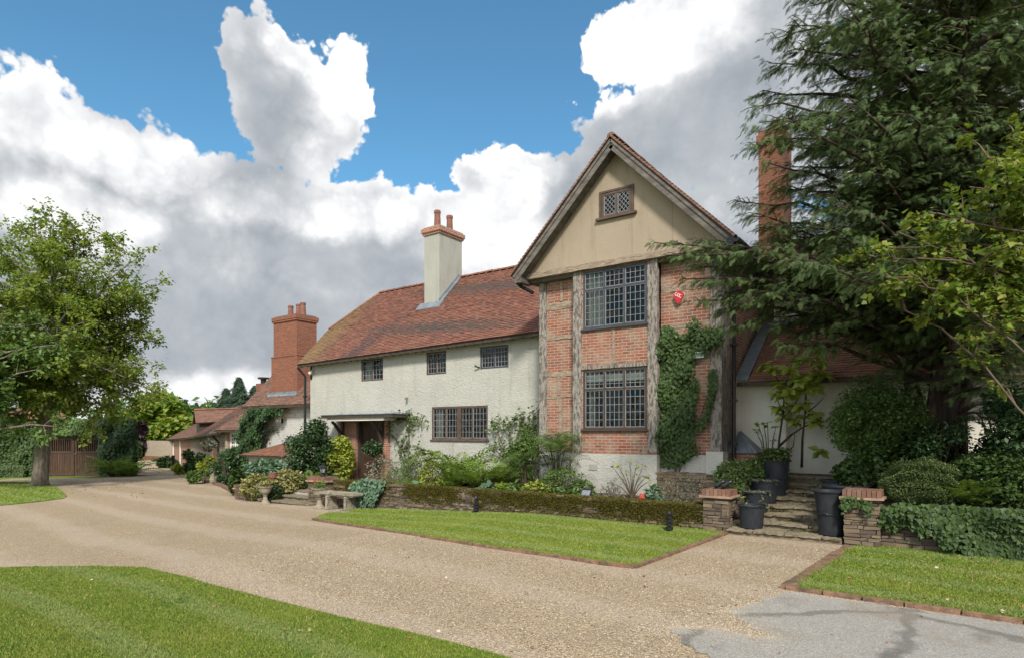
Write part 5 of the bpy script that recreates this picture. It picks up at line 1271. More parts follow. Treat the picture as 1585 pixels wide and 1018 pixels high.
# ------------------------------------------------------------------ courtyard gate and its wall on the left
g0 = gp(73, 736); dcam = (-SA * g0.x + CA * g0.y); rcam = (CA * g0.x + SA * g0.y)
gate = empty('courtyard_gate', (g0.x, g0.y, g0.z), math.atan2(SA, CA), 'pair of low dark timber gates with barred tops under a lintel', 'gate')
s = dcam / FX                                   # metres per photo pixel at the gate
gw_, gh = 84 * s, 59 * s
m = MB(); m.box(-.2, gw_ + .25, -.02, .25, gh, gh + 7 * s); m.build('lintel', M['timber_dark'], gate)
for k in range(2):
    x0 = k * gw_ / 2 + .02; x1 = (k + 1) * gw_ / 2 - .02; m = MB()
    m.box(x0, x0 + .14, 0, .08, .03, gh); m.box(x1 - .14, x1, 0, .08, .03, gh); m.box(x0 + .14, x1 - .14, .0, .08, gh - .14, gh); m.box(x0 + .14, x1 - .14, 0, .08, gh * .60, gh * .60 + .13); m.box(x0 + .14, x1 - .14, 0, .08, .03, .20)
    lf = m.build('gate_leaf', M['gate_wood'], gate)
    m = MB(); n = 9
    for i in range(n):
        a = x0 + .14 + (x1 - x0 - .28) * i / n; m.box(a + .006, a + (x1 - x0 - .28) / n - .006, .025, .06, .2, gh * .60)
    m.build('boards', M['gate_wood'], lf)
    m = MB()
    for i in range(10):
        a = x0 + .14 + (x1 - x0 - .28) * (i + .5) / 10; m.box(a - .025, a + .025, .03, .06, gh * .6 + .13, gh - .14)
    m.build('bars', M['gate_wood'], lf)
m = MB(); m.lathe((gw_ / 2 + .1, -.03, gh * .58), [(.03, -.04), (.05, 0), (.03, .04)], 10); m.build('latch', M['lead'], gate)
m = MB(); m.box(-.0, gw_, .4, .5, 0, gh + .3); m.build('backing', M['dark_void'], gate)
yw = empty('courtyard_wall', (g0.x, g0.y, g0.z), math.atan2(SA, CA), 'brick courtyard wall either side of the timber gates, half buried in climbers', 'wall')
m = MB(); m.box(-.55, -.02, -.06, .35, -.3, gh + .02); m.box(gw_ + .02, gw_ + .35, -.06, .35, -.3, gh + .02); m.build('gate_piers', M['brick_chimney'], yw)
m = MB(); m.box(-9, -.56, .0, .3, -.3, gh + 1.0); m.box(gw_ + .36, gw_ + 1.9, .0, .3, -.3, gh + .6); m.box(-.56, gw_ + .36, .02, .28, gh + .28, gh + .95); m.build('wall_face', M['brick_plain'], yw)
gm = gate.matrix_basis
def gl(x, y, z): return Vector((g0.x + x * CA - y * SA, g0.y + x * SA + y * CA, g0.z + z))
# tiled shed at the left edge
sh = empty('garden_shed', gl(-7.5, 3, 0), math.atan2(SA, CA), 'brick shed with a low tiled roof behind the walnut tree', 'shed')
m = MB(); m.box(-4, 5.2, 0, 4, -.5, 3.1); m.build('wall', M['brick_plain'], sh)
m = MB(); m.box(-1, 3.2, -.02, -.003, 2.2, 2.75); m.build('window', M['dark_void'], sh)
m = MB(); m2 = MB(); q = ((-4.4, -.5, 3.0), (5.7, -.5, 3.0), (5.7, 2.6, 4.4), (-4.4, 2.6, 4.4)); tiles(m, *q, .16, .25); deck(m2, *q); rr = m.build('roof', M['tile_orange'], sh); m2.build('roof_deck', M['timber_dark'], rr)

# ------------------------------------------------------------------ vegetation helpers
def blob_pts(n, c, r, shell=.55, squash_bottom=True):
    d = nrm(rng.normal(size=(n, 3))); rad = (shell ** 3 + (1 - shell ** 3) * rng.random(n)) ** (1 / 3)
    lump = 1 + .10 * np.sin(d[:, 0] * 7 + c[0]) * np.cos(d[:, 2] * 6 + c[1]) + .08 * np.sin(d[:, 1] * 11 + d[:, 2] * 9)
    P = d * (rad * lump)[:, None] * np.array(r) + np.array(c); return P, d
def bush(label, px, pyt, pyb, Y, wpx, mat='leaf_dark', n=2500, leaf=.07, tmpl=LEAF, cat='shrub', name='shrub', group=None, shell=.6, depth=None, zbase=None, stems=True, droop=.2, clumps=0):
    """a shrub seen at px, its top at pyt and foot at pyb, wpx wide"""
    fd = ray(px, 0)[1]; k = Y / fd / FX
    x = xat(px, Y); zt = at(px, pyt, Y).z; zb = at(px, pyb, Y).z if zbase is None else zbase
    rx = wpx * k / 2 * .95; rz = (zt - zb) / 2; ry = depth or min(rx, 1.2)
    r = empty(name, (x, Y, zb), 0, label, cat, group)
    P, d = blob_pts(n, (0, 0, rz), (rx, ry, rz), shell)
    if clumps:
        C, _ = blob_pts(clumps, (0, 0, rz), (rx * .80, ry * .80, rz * .80), .5); idx = rng.integers(0, clumps, n); cr = min(rx, rz) * .44
        dd = nrm(rng.normal(size=(n, 3))); P = C[idx] + dd * cr * (rng.random(n) ** .4)[:, None]; d = dd
        P[:, 2] = np.maximum(P[:, 2], .02)
    if not clumps: P[:, 2] = np.where(P[:, 2] < rz, P[:, 2] * .96, P[:, 2])
    leaf_obj('foliage', M[mat], P, leaf, tmpl, r, d * .7, droop)
    if stems:
        m = MB()
        for i in range(7):
            a = rnd.uniform(0, 6.28); q = rnd.uniform(.1, .6); m.tube([(q * rx * .15 * math.cos(a), q * ry * .15 * math.sin(a), -.05), (q * rx * .6 * math.cos(a), q * ry * .6 * math.sin(a), rz * .7), (q * rx * math.cos(a), q * ry * math.sin(a), rz * 1.5)], [.022, .015, .008], 5)
        m.build('stem', M['twig'], r)
    return r
def fern(label, px, pyb, Y, hpx, n=26, mat='leaf_fern', spread=1.0, group=None, zb=None):
    k = Y / ray(px, 0)[1] / FX; x = xat(px, Y); z = at(px, pyb, Y).z if zb is None else zb; L = hpx * k
    r = empty('fern', (x, Y, z), 0, label, 'fern', group)
    a = rng.uniform(0, 2 * math.pi, n); e = rng.uniform(.35, 1.5, n)
    D = np.stack([np.cos(a) * spread, np.sin(a) * spread, e], 1); U = np.stack([-np.cos(a) * e, -np.sin(a) * e, np.ones(n) * spread], 1)
    P = np.stack([np.cos(a) * .05, np.sin(a) * .05, np.zeros(n)], 1)
    V, F = bake(FROND[0], FROND[1], P, D, U, L * rng.uniform(.75, 1.25, n)); np_mesh('fronds', V, F, M[mat], r)
    m = MB(); m.lathe((0, 0, -.03), [(.08, 0), (.06, .08), (.02, .12)], 8); m.build('rootstock', M['twig'], r)
    return r
def stems_plant(label, px, pyt, pyb, Y, wpx, mat, n=9, leaf=.2, per=9, tmpl=LEAF_W, cat='plant', name='leafy_plant', group=None, zb=None, whorl=True):
    """upright stems each carrying big leaves"""
    k = Y / ray(px, 0)[1] / FX; x = xat(px, Y); z = at(px, pyb, Y).z if zb is None else zb; H = at(px, pyt, Y).z - z; W = wpx * k / 2
    r = empty(name, (x, Y, z), 0, label, cat, group); m = MB(); P = []; D = []
    for i in range(n):
        a = rnd.uniform(0, 6.28); q = rnd.uniform(.2, 1) * W; h = H * rnd.uniform(.5, 1.0); tip = Vector((math.cos(a) * q, math.sin(a) * min(q, .7), h))
        m.tube([(math.cos(a) * q * .2, math.sin(a) * q * .2, -.03), tip * .55 + Vector((0, 0, h * .08)), tip], [.014, .011, .006], 5)
        for j in range(per):
            t = rnd.uniform(.45, 1.0) if not whorl or j < per // 3 else rnd.uniform(.93, 1.0); b = rnd.uniform(0, 6.28)
            P.append(tip * t); D.append((math.cos(b), math.sin(b), rnd.uniform(-.15, .5)))
    m.build('stem', M['twig'], r); P = np.array([tuple(p) for p in P]); D = np.array(D); U = np.tile([0, 0, 1.0], (len(P), 1)) + rng.normal(0, .25, (len(P), 3))
    V, F = bake(tmpl[0], tmpl[1], P, D, U, leaf * rng.uniform(.65, 1.3, len(P))); np_mesh('foliage', V, F, M[mat], r); return r
def climber(label, name, poly, Y, n, leaf, mat, depth=.14, tmpl=LEAF_W, cat='climber', stems=None, zmin=None, rad=.02, edge=0.0, per_stem=0):
    """leaves hanging on the wall plane Y inside an outline given in photo pixels"""
    A = np.array([(at(px, py, Y).x, at(px, py, Y).z) for px, py in poly]); lo, hi = A.min(0), A.max(0)
    r = empty(name, ((lo[0] + hi[0]) / 2, Y, lo[1]), 0, label, cat); ox, oz = (lo[0] + hi[0]) / 2, lo[1]
    if n:
        Q = rng.uniform(lo, hi, (n * 4, 2)); Q = Q[inpoly(Q + rng.normal(0, edge, Q.shape), A)][:n]
        dens = np.sin(Q[:, 0] * 9) * np.sin(Q[:, 1] * 8 + 1) + rng.random(len(Q)) * 1.6; Q = Q[dens > -.35]; k = len(Q)
        th = depth * (.5 + .5 * np.sin(Q[:, 0] * 5 + 2) * np.sin(Q[:, 1] * 6)) + .03
        P = np.stack([Q[:, 0] - ox, -rng.random(k) * th - .015, Q[:, 1] - oz], 1)
        D = np.stack([rng.normal(0, .7, k), -.35 + rng.normal(0, .25, k), -1 + rng.normal(0, .35, k)], 1); U = np.stack([rng.normal(0, .35, k), -np.ones(k), .55 + rng.normal(0, .3, k)], 1)
        V, F = bake(tmpl[0], tmpl[1], P, D, U, leaf * rng.uniform(.55, 1.3, k)); np_mesh('foliage', V, F, M[mat], r)
    if stems:
        m = MB(); SP = []
        for s in stems:
            pts = [at(px, py, Y - .05) for px, py in s]; q = [];
            for a, b in zip(pts[:-1], pts[1:]):
                for t in np.linspace(0, 1, 5)[:-1]: q.append(a.lerp(b, t) + Vector((rnd.uniform(-.03, .03), rnd.uniform(-.05, .02), rnd.uniform(-.03, .03))) - Vector((ox, Y, oz)))
            q.append(pts[-1] - Vector((ox, Y, oz))); m.tube(q, list(np.linspace(rad, rad * .35, len(q))), 5); SP += q
        m.build('stem', M['twig'], r)
        if per_stem:
            B = np.array([tuple(p) for p in SP]); B = np.repeat(B, per_stem, 0) + rng.normal(0, .13, (len(SP) * per_stem, 3)) * np.array([1, .45, 1]); leaf_obj('foliage', M[mat], B, leaf, tmpl, r)
    return r

def limb_curve(a, b, rise=.15, n=7, wob=.04):
    a = Vector(a); b = Vector(b); L = (b - a).length; pts = []
    c = (a + b) / 2 + Vector((0, 0, rise * L))
    for i in range(n):
        t = i / (n - 1); p = a * (1 - t) ** 2 + c * 2 * t * (1 - t) + b * t * t
        if 0 < i < n - 1: p += Vector((rnd.uniform(-1, 1), rnd.uniform(-1, 1), rnd.uniform(-1, 1))) * wob * L * .5
        pts.append(p)
    return pts
def grow(base, trunk, trad, tips, low=1, sub=8, sublen=1.1, twigs=5, twiglen=.45, limb_r=.10, rise=.15, start=.3, down=0.0, seg=9):
    """returns the wood mesh builder and a list of (point, direction) where foliage goes"""
    m = MB(); trunk = [Vector(p) for p in trunk]; m.tube(trunk, trad, 12, wob=.06); tp = []
    for tip in tips:
        tip = Vector(tip[:3]); 
        # attach where the trunk is a bit below the tip
        zt = tip.z - (Vector((tip.x, tip.y, 0)) - Vector((trunk[0].x, trunk[0].y, 0))).length * start
        best = min(range(len(trunk)), key=lambda i: abs(trunk[i].z - zt) + (1e6 if i < low else 0)); j = max(1, best)
        a = trunk[j - 1].lerp(trunk[j], rnd.random()); L = (tip - a).length; pts = limb_curve(a, tip, rise)
        r0 = min(trad[j] * .55, limb_r * (L / 4) ** .5); m.tube(pts, list(np.linspace(r0, .012, len(pts))), 7, False)
        for s in range(sub):
            t = rnd.uniform(.3, 1.0); f = t * (len(pts) - 1); i = min(int(f), len(pts) - 2); p = pts[i].lerp(pts[i + 1], f - i); d = (pts[i + 1] - pts[i]).normalized()
            v = Vector((rnd.gauss(0, 1), rnd.gauss(0, 1), rnd.gauss(0, .6) - down)).normalized() * .9 + d * .8; v = v.normalized() * sublen * rnd.uniform(.5, 1.2)
            q = p + v; m.tube([p, p + v * .5 + Vector((0, 0, .05)), q], [.018, .012, .005], 4, False)
            for w in range(twigs):
                tt = rnd.uniform(.2, 1.05); c = p + v * tt; u = Vector((rnd.gauss(0, 1), rnd.gauss(0, 1), rnd.gauss(0, .7) - down)).normalized(); u = (u + v.normalized() * .6).normalized()
                tp.append((c, u, twiglen * rnd.uniform(.6, 1.3)))
    return m, tp
def tree(name, label, base, trunk, trad, tips, mat, bark, leaf, per, tmpl=LEAF, cat='tree', group=None, **kw):
    r = empty(name, base, 0, label, cat, group); b = Vector(base)
    m, tp = grow(base, [Vector(p) - b for p in trunk], trad, [Vector(t) - b for t in tips], **kw)
    m.build('trunk', M[bark], r, True)
    C = np.array([tuple(t[0]) for t in tp]); U = np.array([tuple(t[1]) for t in tp]); L = np.array([t[2] for t in tp])
    C = np.repeat(C, per, 0); U = np.repeat(U, per, 0); L = np.repeat(L, per); t = rng.random(len(C))
    P = C + U * (L * t)[:, None] + rng.normal(0, .055 * np.mean(L) * 3, C.shape)
    leaf_obj('crown', M[mat], P, leaf, tmpl, r, U * .8, .3); return r

# ------------------------------------------------------------------ the walnut tree on the left
tb = gp(62, 751); kd = (-SA * tb.x + CA * tb.y)          # depth of the trunk
def tp_(px, py, dd=0): return atd(px, py, kd + dd)
trunk = [tb + Vector((0, 0, -.1)), tb + Vector((0, 0, .15)), tp_(64, 720), tp_(70, 660), tp_(78, 610), tp_(88, 560), tp_(86, 500), tp_(84, 440), tp_(80, 380)]
sil = [(-40, 400), (-60, 470), (0, 380), (40, 350), (80, 340), (110, 345), (140, 358), (165, 375), (190, 388), (215, 405), (232, 430), (232, 460), (238, 490), (236, 525), (232, 560), (232, 600), (222, 635), (215, 620), (180, 640), (150, 655), (-20, 520), (-30, 580), (10, 620), (60, 600), (120, 640), (30, 650), (200, 580), (-60, 560), (-70, 430), (-50, 500), (20, 460), (140, 420), (190, 450), (200, 500), (205, 540), (150, 560), (215, 465), (225, 590)]
tips = [tp_(x + rnd.uniform(-6, 6), y + rnd.uniform(-6, 6), rnd.uniform(-1.6, 1.6)) for x, y in sil]
for _ in range(70):
    a = rnd.uniform(0, 6.28); q = rnd.uniform(.3, .95); ex = math.cos(a) * q; ey = math.sin(a) * q
    tips.append(tp_(82 + ex * 150, 505 - ey * 138, rnd.uniform(-4.2, 4.2) * math.sqrt(max(.05, 1 - q * q))))
tree('walnut_tree', 'spreading walnut tree with an open light green crown in front of the courtyard gates', tb, trunk, [.52, .36, .32, .30, .28, .24, .18, .11, .05], tips, 'leaf_walnut', 'bark_grey', .185, 9, LEAF, sub=10, sublen=.85, twigs=6, twiglen=.5, limb_r=.11, start=.45, low=5)
# lower bough of a second tree entering at the left edge
b2 = gp(-130, 760); k2 = kd - 2.5
tips = [atd(rnd.uniform(-120, 105), rnd.uniform(500, 660), k2 + rnd.uniform(-2, 1.5)) for _ in range(34)]
tree('walnut_tree', 'darker green tree whose low boughs enter at the left edge beside the walnut', b2, [b2, atd(-128, 690, k2), atd(-125, 600, k2), atd(-120, 520, k2)], [.35, .3, .25, .1], tips, 'leaf_mid', 'bark_grey', .22, 12, LEAF, sub=8, sublen=.9, twigs=5, twiglen=.4, limb_r=.12, start=.2)

# ------------------------------------------------------------------ the yew on the right
yb_ = Vector((xat(1450, 14.2), 14.2, .75)); ky = -SA * yb_.x + CA * yb_.y
def yp(px, py, dd=0): return atd(px, py, ky + dd)
yew = empty('yew_tree', yb_, 0, 'huge dark yew with drooping sprays towering over the right end of the house', 'tree')
def yl(p): return Vector(p) - yb_
trunks = [([yb_ + Vector((.1, 0, -.2)), yp(1455, 660), yp(1462, 600), yp(1470, 520), yp(1475, 420), yp(1480, 300), yp(1480, 160), yp(1480, 0), yp(1480, -160), yp(1480, -300)], [.33, .26, .24, .23, .21, .19, .17, .14, .10, .05]),
          ([yb_ + Vector((-.25, .0, -.2)), yp(1426, 660), yp(1412, 600, .2), yp(1402, 520, .3), yp(1396, 430, .4), yp(1385, 330, .4), yp(1375, 200, .4), yp(1370, 60, .4)], [.18, .14, .12, .115, .11, .09, .07, .04]),
          ([yb_ + Vector((.35, .1, -.2)), yp(1485, 640), yp(1500, 560, -.2), yp(1520, 460, -.4), yp(1545, 330, -.5), yp(1560, 180, -.5)], [.15, .13, .12, .10, .08, .05])]
m = MB()
for pts, rd in trunks: m.tube([yl(p) for p in pts], rd, 12, wob=.10)
for k in range(9):
    a = rnd.uniform(-.24, .24); m.tube([yl(yb_) + Vector((a, -.24 + abs(a) * .5, -.1)), yl(yp(1457 + a * 60, 620)) + Vector((0, -.19, 0)), yl(yp(1466 + a * 50, 520)) + Vector((0, -.15, 0))], [.08, .06, .04], 7, wob=.1)
S_P, S_D, S_S = [], [], []
def yew_limb(a, tip, rise=.12, dens=1.0, r0=.07, width=.75):
    L = (tip - a).length; pts = limb_curve(a, tip, rise, 8, .05); m.tube([yl(p) for p in pts], list(np.linspace(r0, .008, 8)), 6, False)
    n = int(L * 9 * dens)
    for s in range(n):
        t = 1 - rnd.random() ** 1.25 * .78; f = t * 7; i = min(int(f), 6); p = pts[i].lerp(pts[i + 1], f - i); d = (pts[i + 1] - pts[i]).normalized()
        side = d.cross(Vector((0, 0, 1))).normalized() * rnd.choice((-1, 1)); w = width * (.35 + .9 * (1 - t) + .15) * rnd.uniform(.5, 1.2)
        v = (side * rnd.uniform(.3, 1) + d * rnd.uniform(.3, 1) + Vector((0, 0, rnd.uniform(-.45, .25)))).normalized() * w
        if s % 3 == 0: m.tube([yl(p), yl(p + v * .6 + Vector((0, 0, .03))), yl(p + v)], [.010, .007, .004], 4, False)
        k = max(3, int(w * 19))
        for j in range(k):
            tt = (j + rnd.random()) / k; c = p + v * tt; sd = side * rnd.uniform(-1, 1); dr = (v.normalized() + sd * .8 + Vector((rnd.gauss(0, .3), rnd.gauss(0, .3), rnd.uniform(-.75, .05)))).normalized()
            S_P.append(tuple(yl(c))); S_D.append(tuple(dr)); S_S.append(rnd.uniform(.11, .21) * (1.1 - .25 * t))
def trunk_at(z):
    best = None
    for pts, rd in trunks[:1]:
        for a, b in zip(pts[:-1], pts[1:]):
            if a.z <= z <= b.z: return a.lerp(b, (z - a.z) / (b.z - a.z + 1e-6))
    return trunks[0][0][-1] if z > 5 else trunks[0][0][1]
ysil = [(1236, -10, 0), (1225, 40, 0), (1228, 75, -.4), (1190, 98, 0), (1180, 140, .3), (1168, 165, 0), (1175, 190, -.5), (1165, 225, .3), (1180, 250, -1), (1200, 60, 1.4), (1145, 312, 0), (1170, 330, -.6), (1195, 290, .8), (1190, 350, -.9), (1210, 370, .4),
        (1060, 400, -.6), (1012, 376, -1.0), (1045, 395, -1.2), (1085, 372, -.6), (1070, 415, -.2), (1095, 440, -.3), (1060, 432, -.8), (1080, 465, -.6), (1110, 480, -.4), (1130, 505, -.5), (1120, 455, 0), (1150, 470, -.7), (1150, 430, -.1), (1180, 490, -.2), (1200, 530, -.6), (1190, 440, -.8), (1215, 505, .2), 
        (1300, 500, -1.2), (1560, 560, -1), (1540, 600, -1.2), (1585, 620, -.7), (1600, 540, 0), (1520, 640, -.4), (1575, 470, -.6)]
for (x, y, dd) in ysil:
    tip = yp(x, y, dd); a = trunk_at(tip.z - .25 * (tip - trunk_at(tip.z)).length); yew_limb(a, tip, rise=.10 if y < 380 else .20, dens=1.6, width=.70 if x > 1150 else .5)
for _ in range(285):
    py = rnd.uniform(-160, 560); 
    left = np.interp(py, [-160, 0, 160, 330, 450, 560], [1300, 1250, 1200, 1200, 1180, 1260]); px = rnd.uniform(left, 1680)
    if px < 1420 and py > 455: continue
    tip = yp(px, py, rnd.uniform(-2.8, 2.6)); yew_limb(trunk_at(tip.z - .2 * (tip - trunk_at(tip.z)).length), tip, rise=.10, dens=1.2, width=.85)
m.build('trunk', M['bark_yew'], yew, True)
n = len(S_P); P = np.array(S_P); D = np.array(S_D); U = np.tile([0, 0, 1.0], (n, 1)) + rng.normal(0, .3, (n, 3))
print('yew sprays', n)
V, F = bake(SPRAY[0], SPRAY[1], P, D, U, np.array(S_S)); np_mesh('crown', V, F, M['leaf_yew'], yew)

# yellow-green lime boughs hanging in from the right, nearer than the yew
lb = Vector((xat(1800, 10.5), 10.5, 0)); kl = 8.6
tips = [atd(x, y, kl + d) for x, y, d in [(1390, 360, 0), (1365, 385, .4), (1370, 430, .1), (1420, 400, -.2), (1450, 330, 0), (1500, 290, .2), (1530, 245, 0), (1560, 290, -.3), (1480, 370, .5), (1520, 420, 0), (1560, 380, -.3), (1440, 450, .5), (1480, 460, -.1), (1580, 440, 0), (1540, 350, .6), (1590, 330, .2), (1410, 440, 0), (1350, 400, .3), (1585, 500, .2), (1600, 250, 0), (1400, 480, .6), (1560, 215, .3)]]
tree('lime_tree', 'yellow-green broadleaf boughs hanging in front of the yew at the right edge', lb, [lb, atd(1740, 560, kl + .2), atd(1700, 450, kl + .2), atd(1690, 330, kl + .2), atd(1680, 240, kl)], [.25, .2, .16, .12, .06], tips, 'leaf_lime_bough', 'twig', .09, 9, LEAF_W, sub=9, sublen=.42, twigs=4, twiglen=.22, limb_r=.018, start=.2)

# ------------------------------------------------------------------ distant trees
def blobtree(label, px, pyt, pyb, d, wpx, mat, n, leaf, name='broadleaf_tree', group='trees beyond the outbuildings', nb=26, tmpl=LEAF_W):
    base = atd(px, HY, d); base.z = gz(base.x) - .2; top = atd(px, pyt, d).z; H = top - base.z; W = wpx * d / FX / 2
    r = empty(name, base, 0, label, 'tree', group); m = MB(); m.tube([(0, 0, 0), (.1, 0, H * .4), (0, 0, H * .85)], [.35, .25, .06], 8)
    C = []; 
    for i in range(nb):
        a = rnd.uniform(0, 6.28); e = rnd.random(); z = H * (.22 + .70 * e); q = W * math.sin(math.pi * min(.97, .22 + .74 * e)) ** .8 * rnd.uniform(.45, .95)
        c = Vector((math.cos(a) * q, math.sin(a) * q, z)); C.append(tuple(c)); m.tube([(0, 0, z * .6), c * .6 + Vector((0, 0, z * .25)), c], [.08, .05, .02], 5, False)
    m.build('trunk', M['bark_grey'], r)
    idx = rng.integers(0, nb, n); dd = nrm(rng.normal(size=(n, 3))); rr = W * .33 * rng.uniform(.6, 1.25, nb)[idx]
    P = np.array(C)[idx] + dd * (rr * rng.random(n) ** .45)[:, None] * np.array([1, 1, .75])
    leaf_obj('crown', M[mat], P, leaf, tmpl, r, dd * .7, .2); return r
def conifer(label, px, pyt, d, wpx, n=4200, mat='leaf_conifer', group='conifers beyond the roofs'):
    base = atd(px, HY, d); base.z = gz(base.x) - .2; H = atd(px, pyt, d).z - base.z; W = wpx * d / FX / 2
    r = empty('conifer', base, 0, label, 'tree', group); m = MB(); m.tube([(0, 0, 0), (0, 0, H)], [.3, .03], 8); m.build('trunk', M['bark_yew'], r)
    t = rng.random(n) ** .75; a = rng.uniform(0, 6.28, n); tier = .75 + .25 * np.sin(t * 60 + a * 2)
    lob = 1 + .28 * np.sin(a * 3 + t * 9) + .2 * np.sin(a * 5 - t * 23); q = W * (1 - t) ** .8 * tier * lob * rng.uniform(.35, 1.05, n); P = np.stack([np.cos(a) * q, np.sin(a) * q, H * (.15 + .85 * t) - q * .25], 1)
    D = np.stack([np.cos(a), np.sin(a), -.35 + rng.normal(0, .2, n)], 1); U = np.tile([0, 0, 1.0], (n, 1)) + rng.normal(0, .3, (n, 3))
    V, F = bake(SPRAY[0], SPRAY[1], P, D, U, W * (.50 - .36 * t) * rng.uniform(.6, 1.3, n)); np_mesh('crown', V, F, M[mat], r); return r
blobtree('bright yellow-green tree at the far end of the drive', 250, 612, 710, 80, 95, 'leaf_lime', 9000, .75)
blobtree('bright green tree filling in left of the far end of the drive', 205, 640, 710, 84, 70, 'leaf_lime', 5000, .75)
blobtree('small purple-leaved tree above the end of the courtyard hedge', 216, 652, 700, 70, 26, 'leaf_purple', 2500, .5)
for x, y, w in ((318, 632, 60), (345, 640, 50)): blobtree('mid green tree %s' % ('rising behind the outbuilding ridge left of the dormer conifers' if x < 330 else 'between the outbuilding ridge and the tall conifers'), x, y, 700, 105, w + 10, 'leaf_mid', 5000, .8)
blobtree('low green tree just right of the bright tree behind the far tiled roof', 293, 630, 700, 100, 46, 'leaf_mid', 4000, .8)
for lab, x, y, w, d in (('slender dark conifer rising behind the far roof', 287, 617, 34, 120), ('thin dark conifer second from the left behind the roofs', 304, 622, 36, 122), ('tall dark conifer left of the distant cowled chimney', 370, 583, 70, 110), ('broad dark conifer partly behind the tallest conifer', 350, 600, 62, 112), ('dark conifer right beside the distant cowled chimney', 394, 596, 62, 114), ('small pointed conifer between the thin pair and the tall group', 332, 622, 44, 118)):
    conifer(lab, x, y, d, w)
# far woodland ring so the horizon is never bare
C = []
for i in range(420):
    a = math.radians(rnd.uniform(-95, 95)); d = rnd.uniform(150, 210); C.append((d * math.sin(a) * CA - d * math.cos(a) * SA, d * math.sin(a) * SA + d * math.cos(a) * CA, rnd.uniform(1, 8)))
n = 26000; idx = rng.integers(0, len(C), n); dd = nrm(rng.normal(size=(n, 3))); P = np.array(C)[idx] + dd * (5.5 * rng.random(n) ** .4)[:, None] * np.array([1, 1, .8])
o = leaf_obj('woodland', M['leaf_mid'], P, 1.7, LEAF_W); tag(o, 'far-off belt of woodland on the horizon', 'woodland', kind='stuff')
# trees behind the right wing and to the right
for lab, x, yt, d, w, mt in (('dark tree behind the yew at the right edge', 1600, 330, 19, 260, 'leaf_mid'), ('bushy green tree beyond the side wing under the yew', 1530, 430, 21, 200, 'leaf_mid'), ('dark tree past the right edge behind the ivy bank', 1760, 300, 15, 360, 'leaf_dark')):
    blobtree(lab, x, yt, 700, d, w, mt, 7000, .26, group='trees behind the yew', nb=34, tmpl=LEAF)

# ------------------------------------------------------------------ climbers
climber('dense ivy climbing the right half of the brick wing', 'ivy', [(1018, 530), (1030, 502), (1062, 520), (1075, 490), (1090, 508), (1122, 505), (1122, 532), (1098, 540), (1090, 545), (1078, 546), (1076, 566), (1082, 600), (1078, 640), (1075, 680), (1082, 700), (1060, 712), (1040, 722), (1018, 715), (1000, 695), (970, 684), (975, 672), (1000, 680), (1016, 690), (1020, 640), (1016, 580)], YG - .04, 5200, .085, 'leaf_ivy', .24, edge=.03,
        stems=[[(1045, 735), (1048, 700), (1050, 640), (1045, 580)], [(1050, 735), (1085, 640), (1104, 600), (1110, 570)], [(1046, 720), (1000, 690), (975, 678)]])
climber('thin trail of ivy rising beside the right timber post', 'ivy', [(1078, 655), (1092, 640), (1098, 600), (1098, 572), (1106, 568), (1112, 592), (1104, 625), (1094, 655), (1082, 668)], YG - .05, 420, .075, 'leaf_ivy', .10)
climber('ivy over the left corner and wall of the low white link', 'ivy', [(338, 745), (345, 700), (372, 690), (380, 650), (388, 632), (440, 628), (436, 640), (420, 645), (412, 655), (408, 668), (404, 700), (392, 715), (384, 745)], YL - .35, 9500, .13, 'leaf_dark', .5, edge=.06)
climber('few bare runners of creeper on the white brickwork', 'creeper', [(400, 690), (430, 690), (430, 650), (400, 650)], YL - .04, 0, .09, 'leaf_ivy', stems=[[(400, 700), (415, 675), (425, 658)], [(402, 680), (420, 668), (432, 664)], [(400, 650), (428, 640), (446, 628)]], per_stem=4)
climber('loose climbing rose on the white wall right of the door canopy', 'climbing_rose', [(600, 740), (660, 740), (655, 640), (600, 640)], YW - .06, 0, .095, 'leaf_mid', stems=[[(630, 740), (632, 700), (634, 660), (632, 638)], [(628, 720), (618, 690), (605, 668), (603, 650)], [(632, 665), (645, 648), (655, 652)], [(632, 650), (622, 645), (612, 652)], [(626, 735), (640, 715), (648, 690)], [(629, 700), (622, 690), (624, 676)]], per_stem=9, rad=.022)
climber('bare-stemmed climbing rose between the wide window and the timber post', 'climbing_rose', [(755, 740), (835, 740), (835, 630), (755, 630)], YW - .10, 0, .10, 'leaf_mid', stems=[[(790, 745), (785, 700), (770, 665), (760, 655)], [(795, 745), (798, 700), (785, 660), (768, 648)], [(800, 745), (806, 690), (812, 655), (806, 640)], [(804, 740), (815, 680), (828, 640), (836, 634)], [(800, 720), (822, 670), (835, 650)], [(788, 720), (772, 700), (757, 690)], [(806, 700), (820, 690), (836, 684)], [(812, 660), (800, 645), (790, 655)]], per_stem=10, rad=.024)
climber('climbers spilling over the top of the courtyard gates', 'creeper', [(70, 668), (72, 645), (110, 640), (160, 648), (165, 672), (120, 669), (90, 667)], gl(1.2, 0, 0).y - .2, 0, .2, 'leaf_mid')
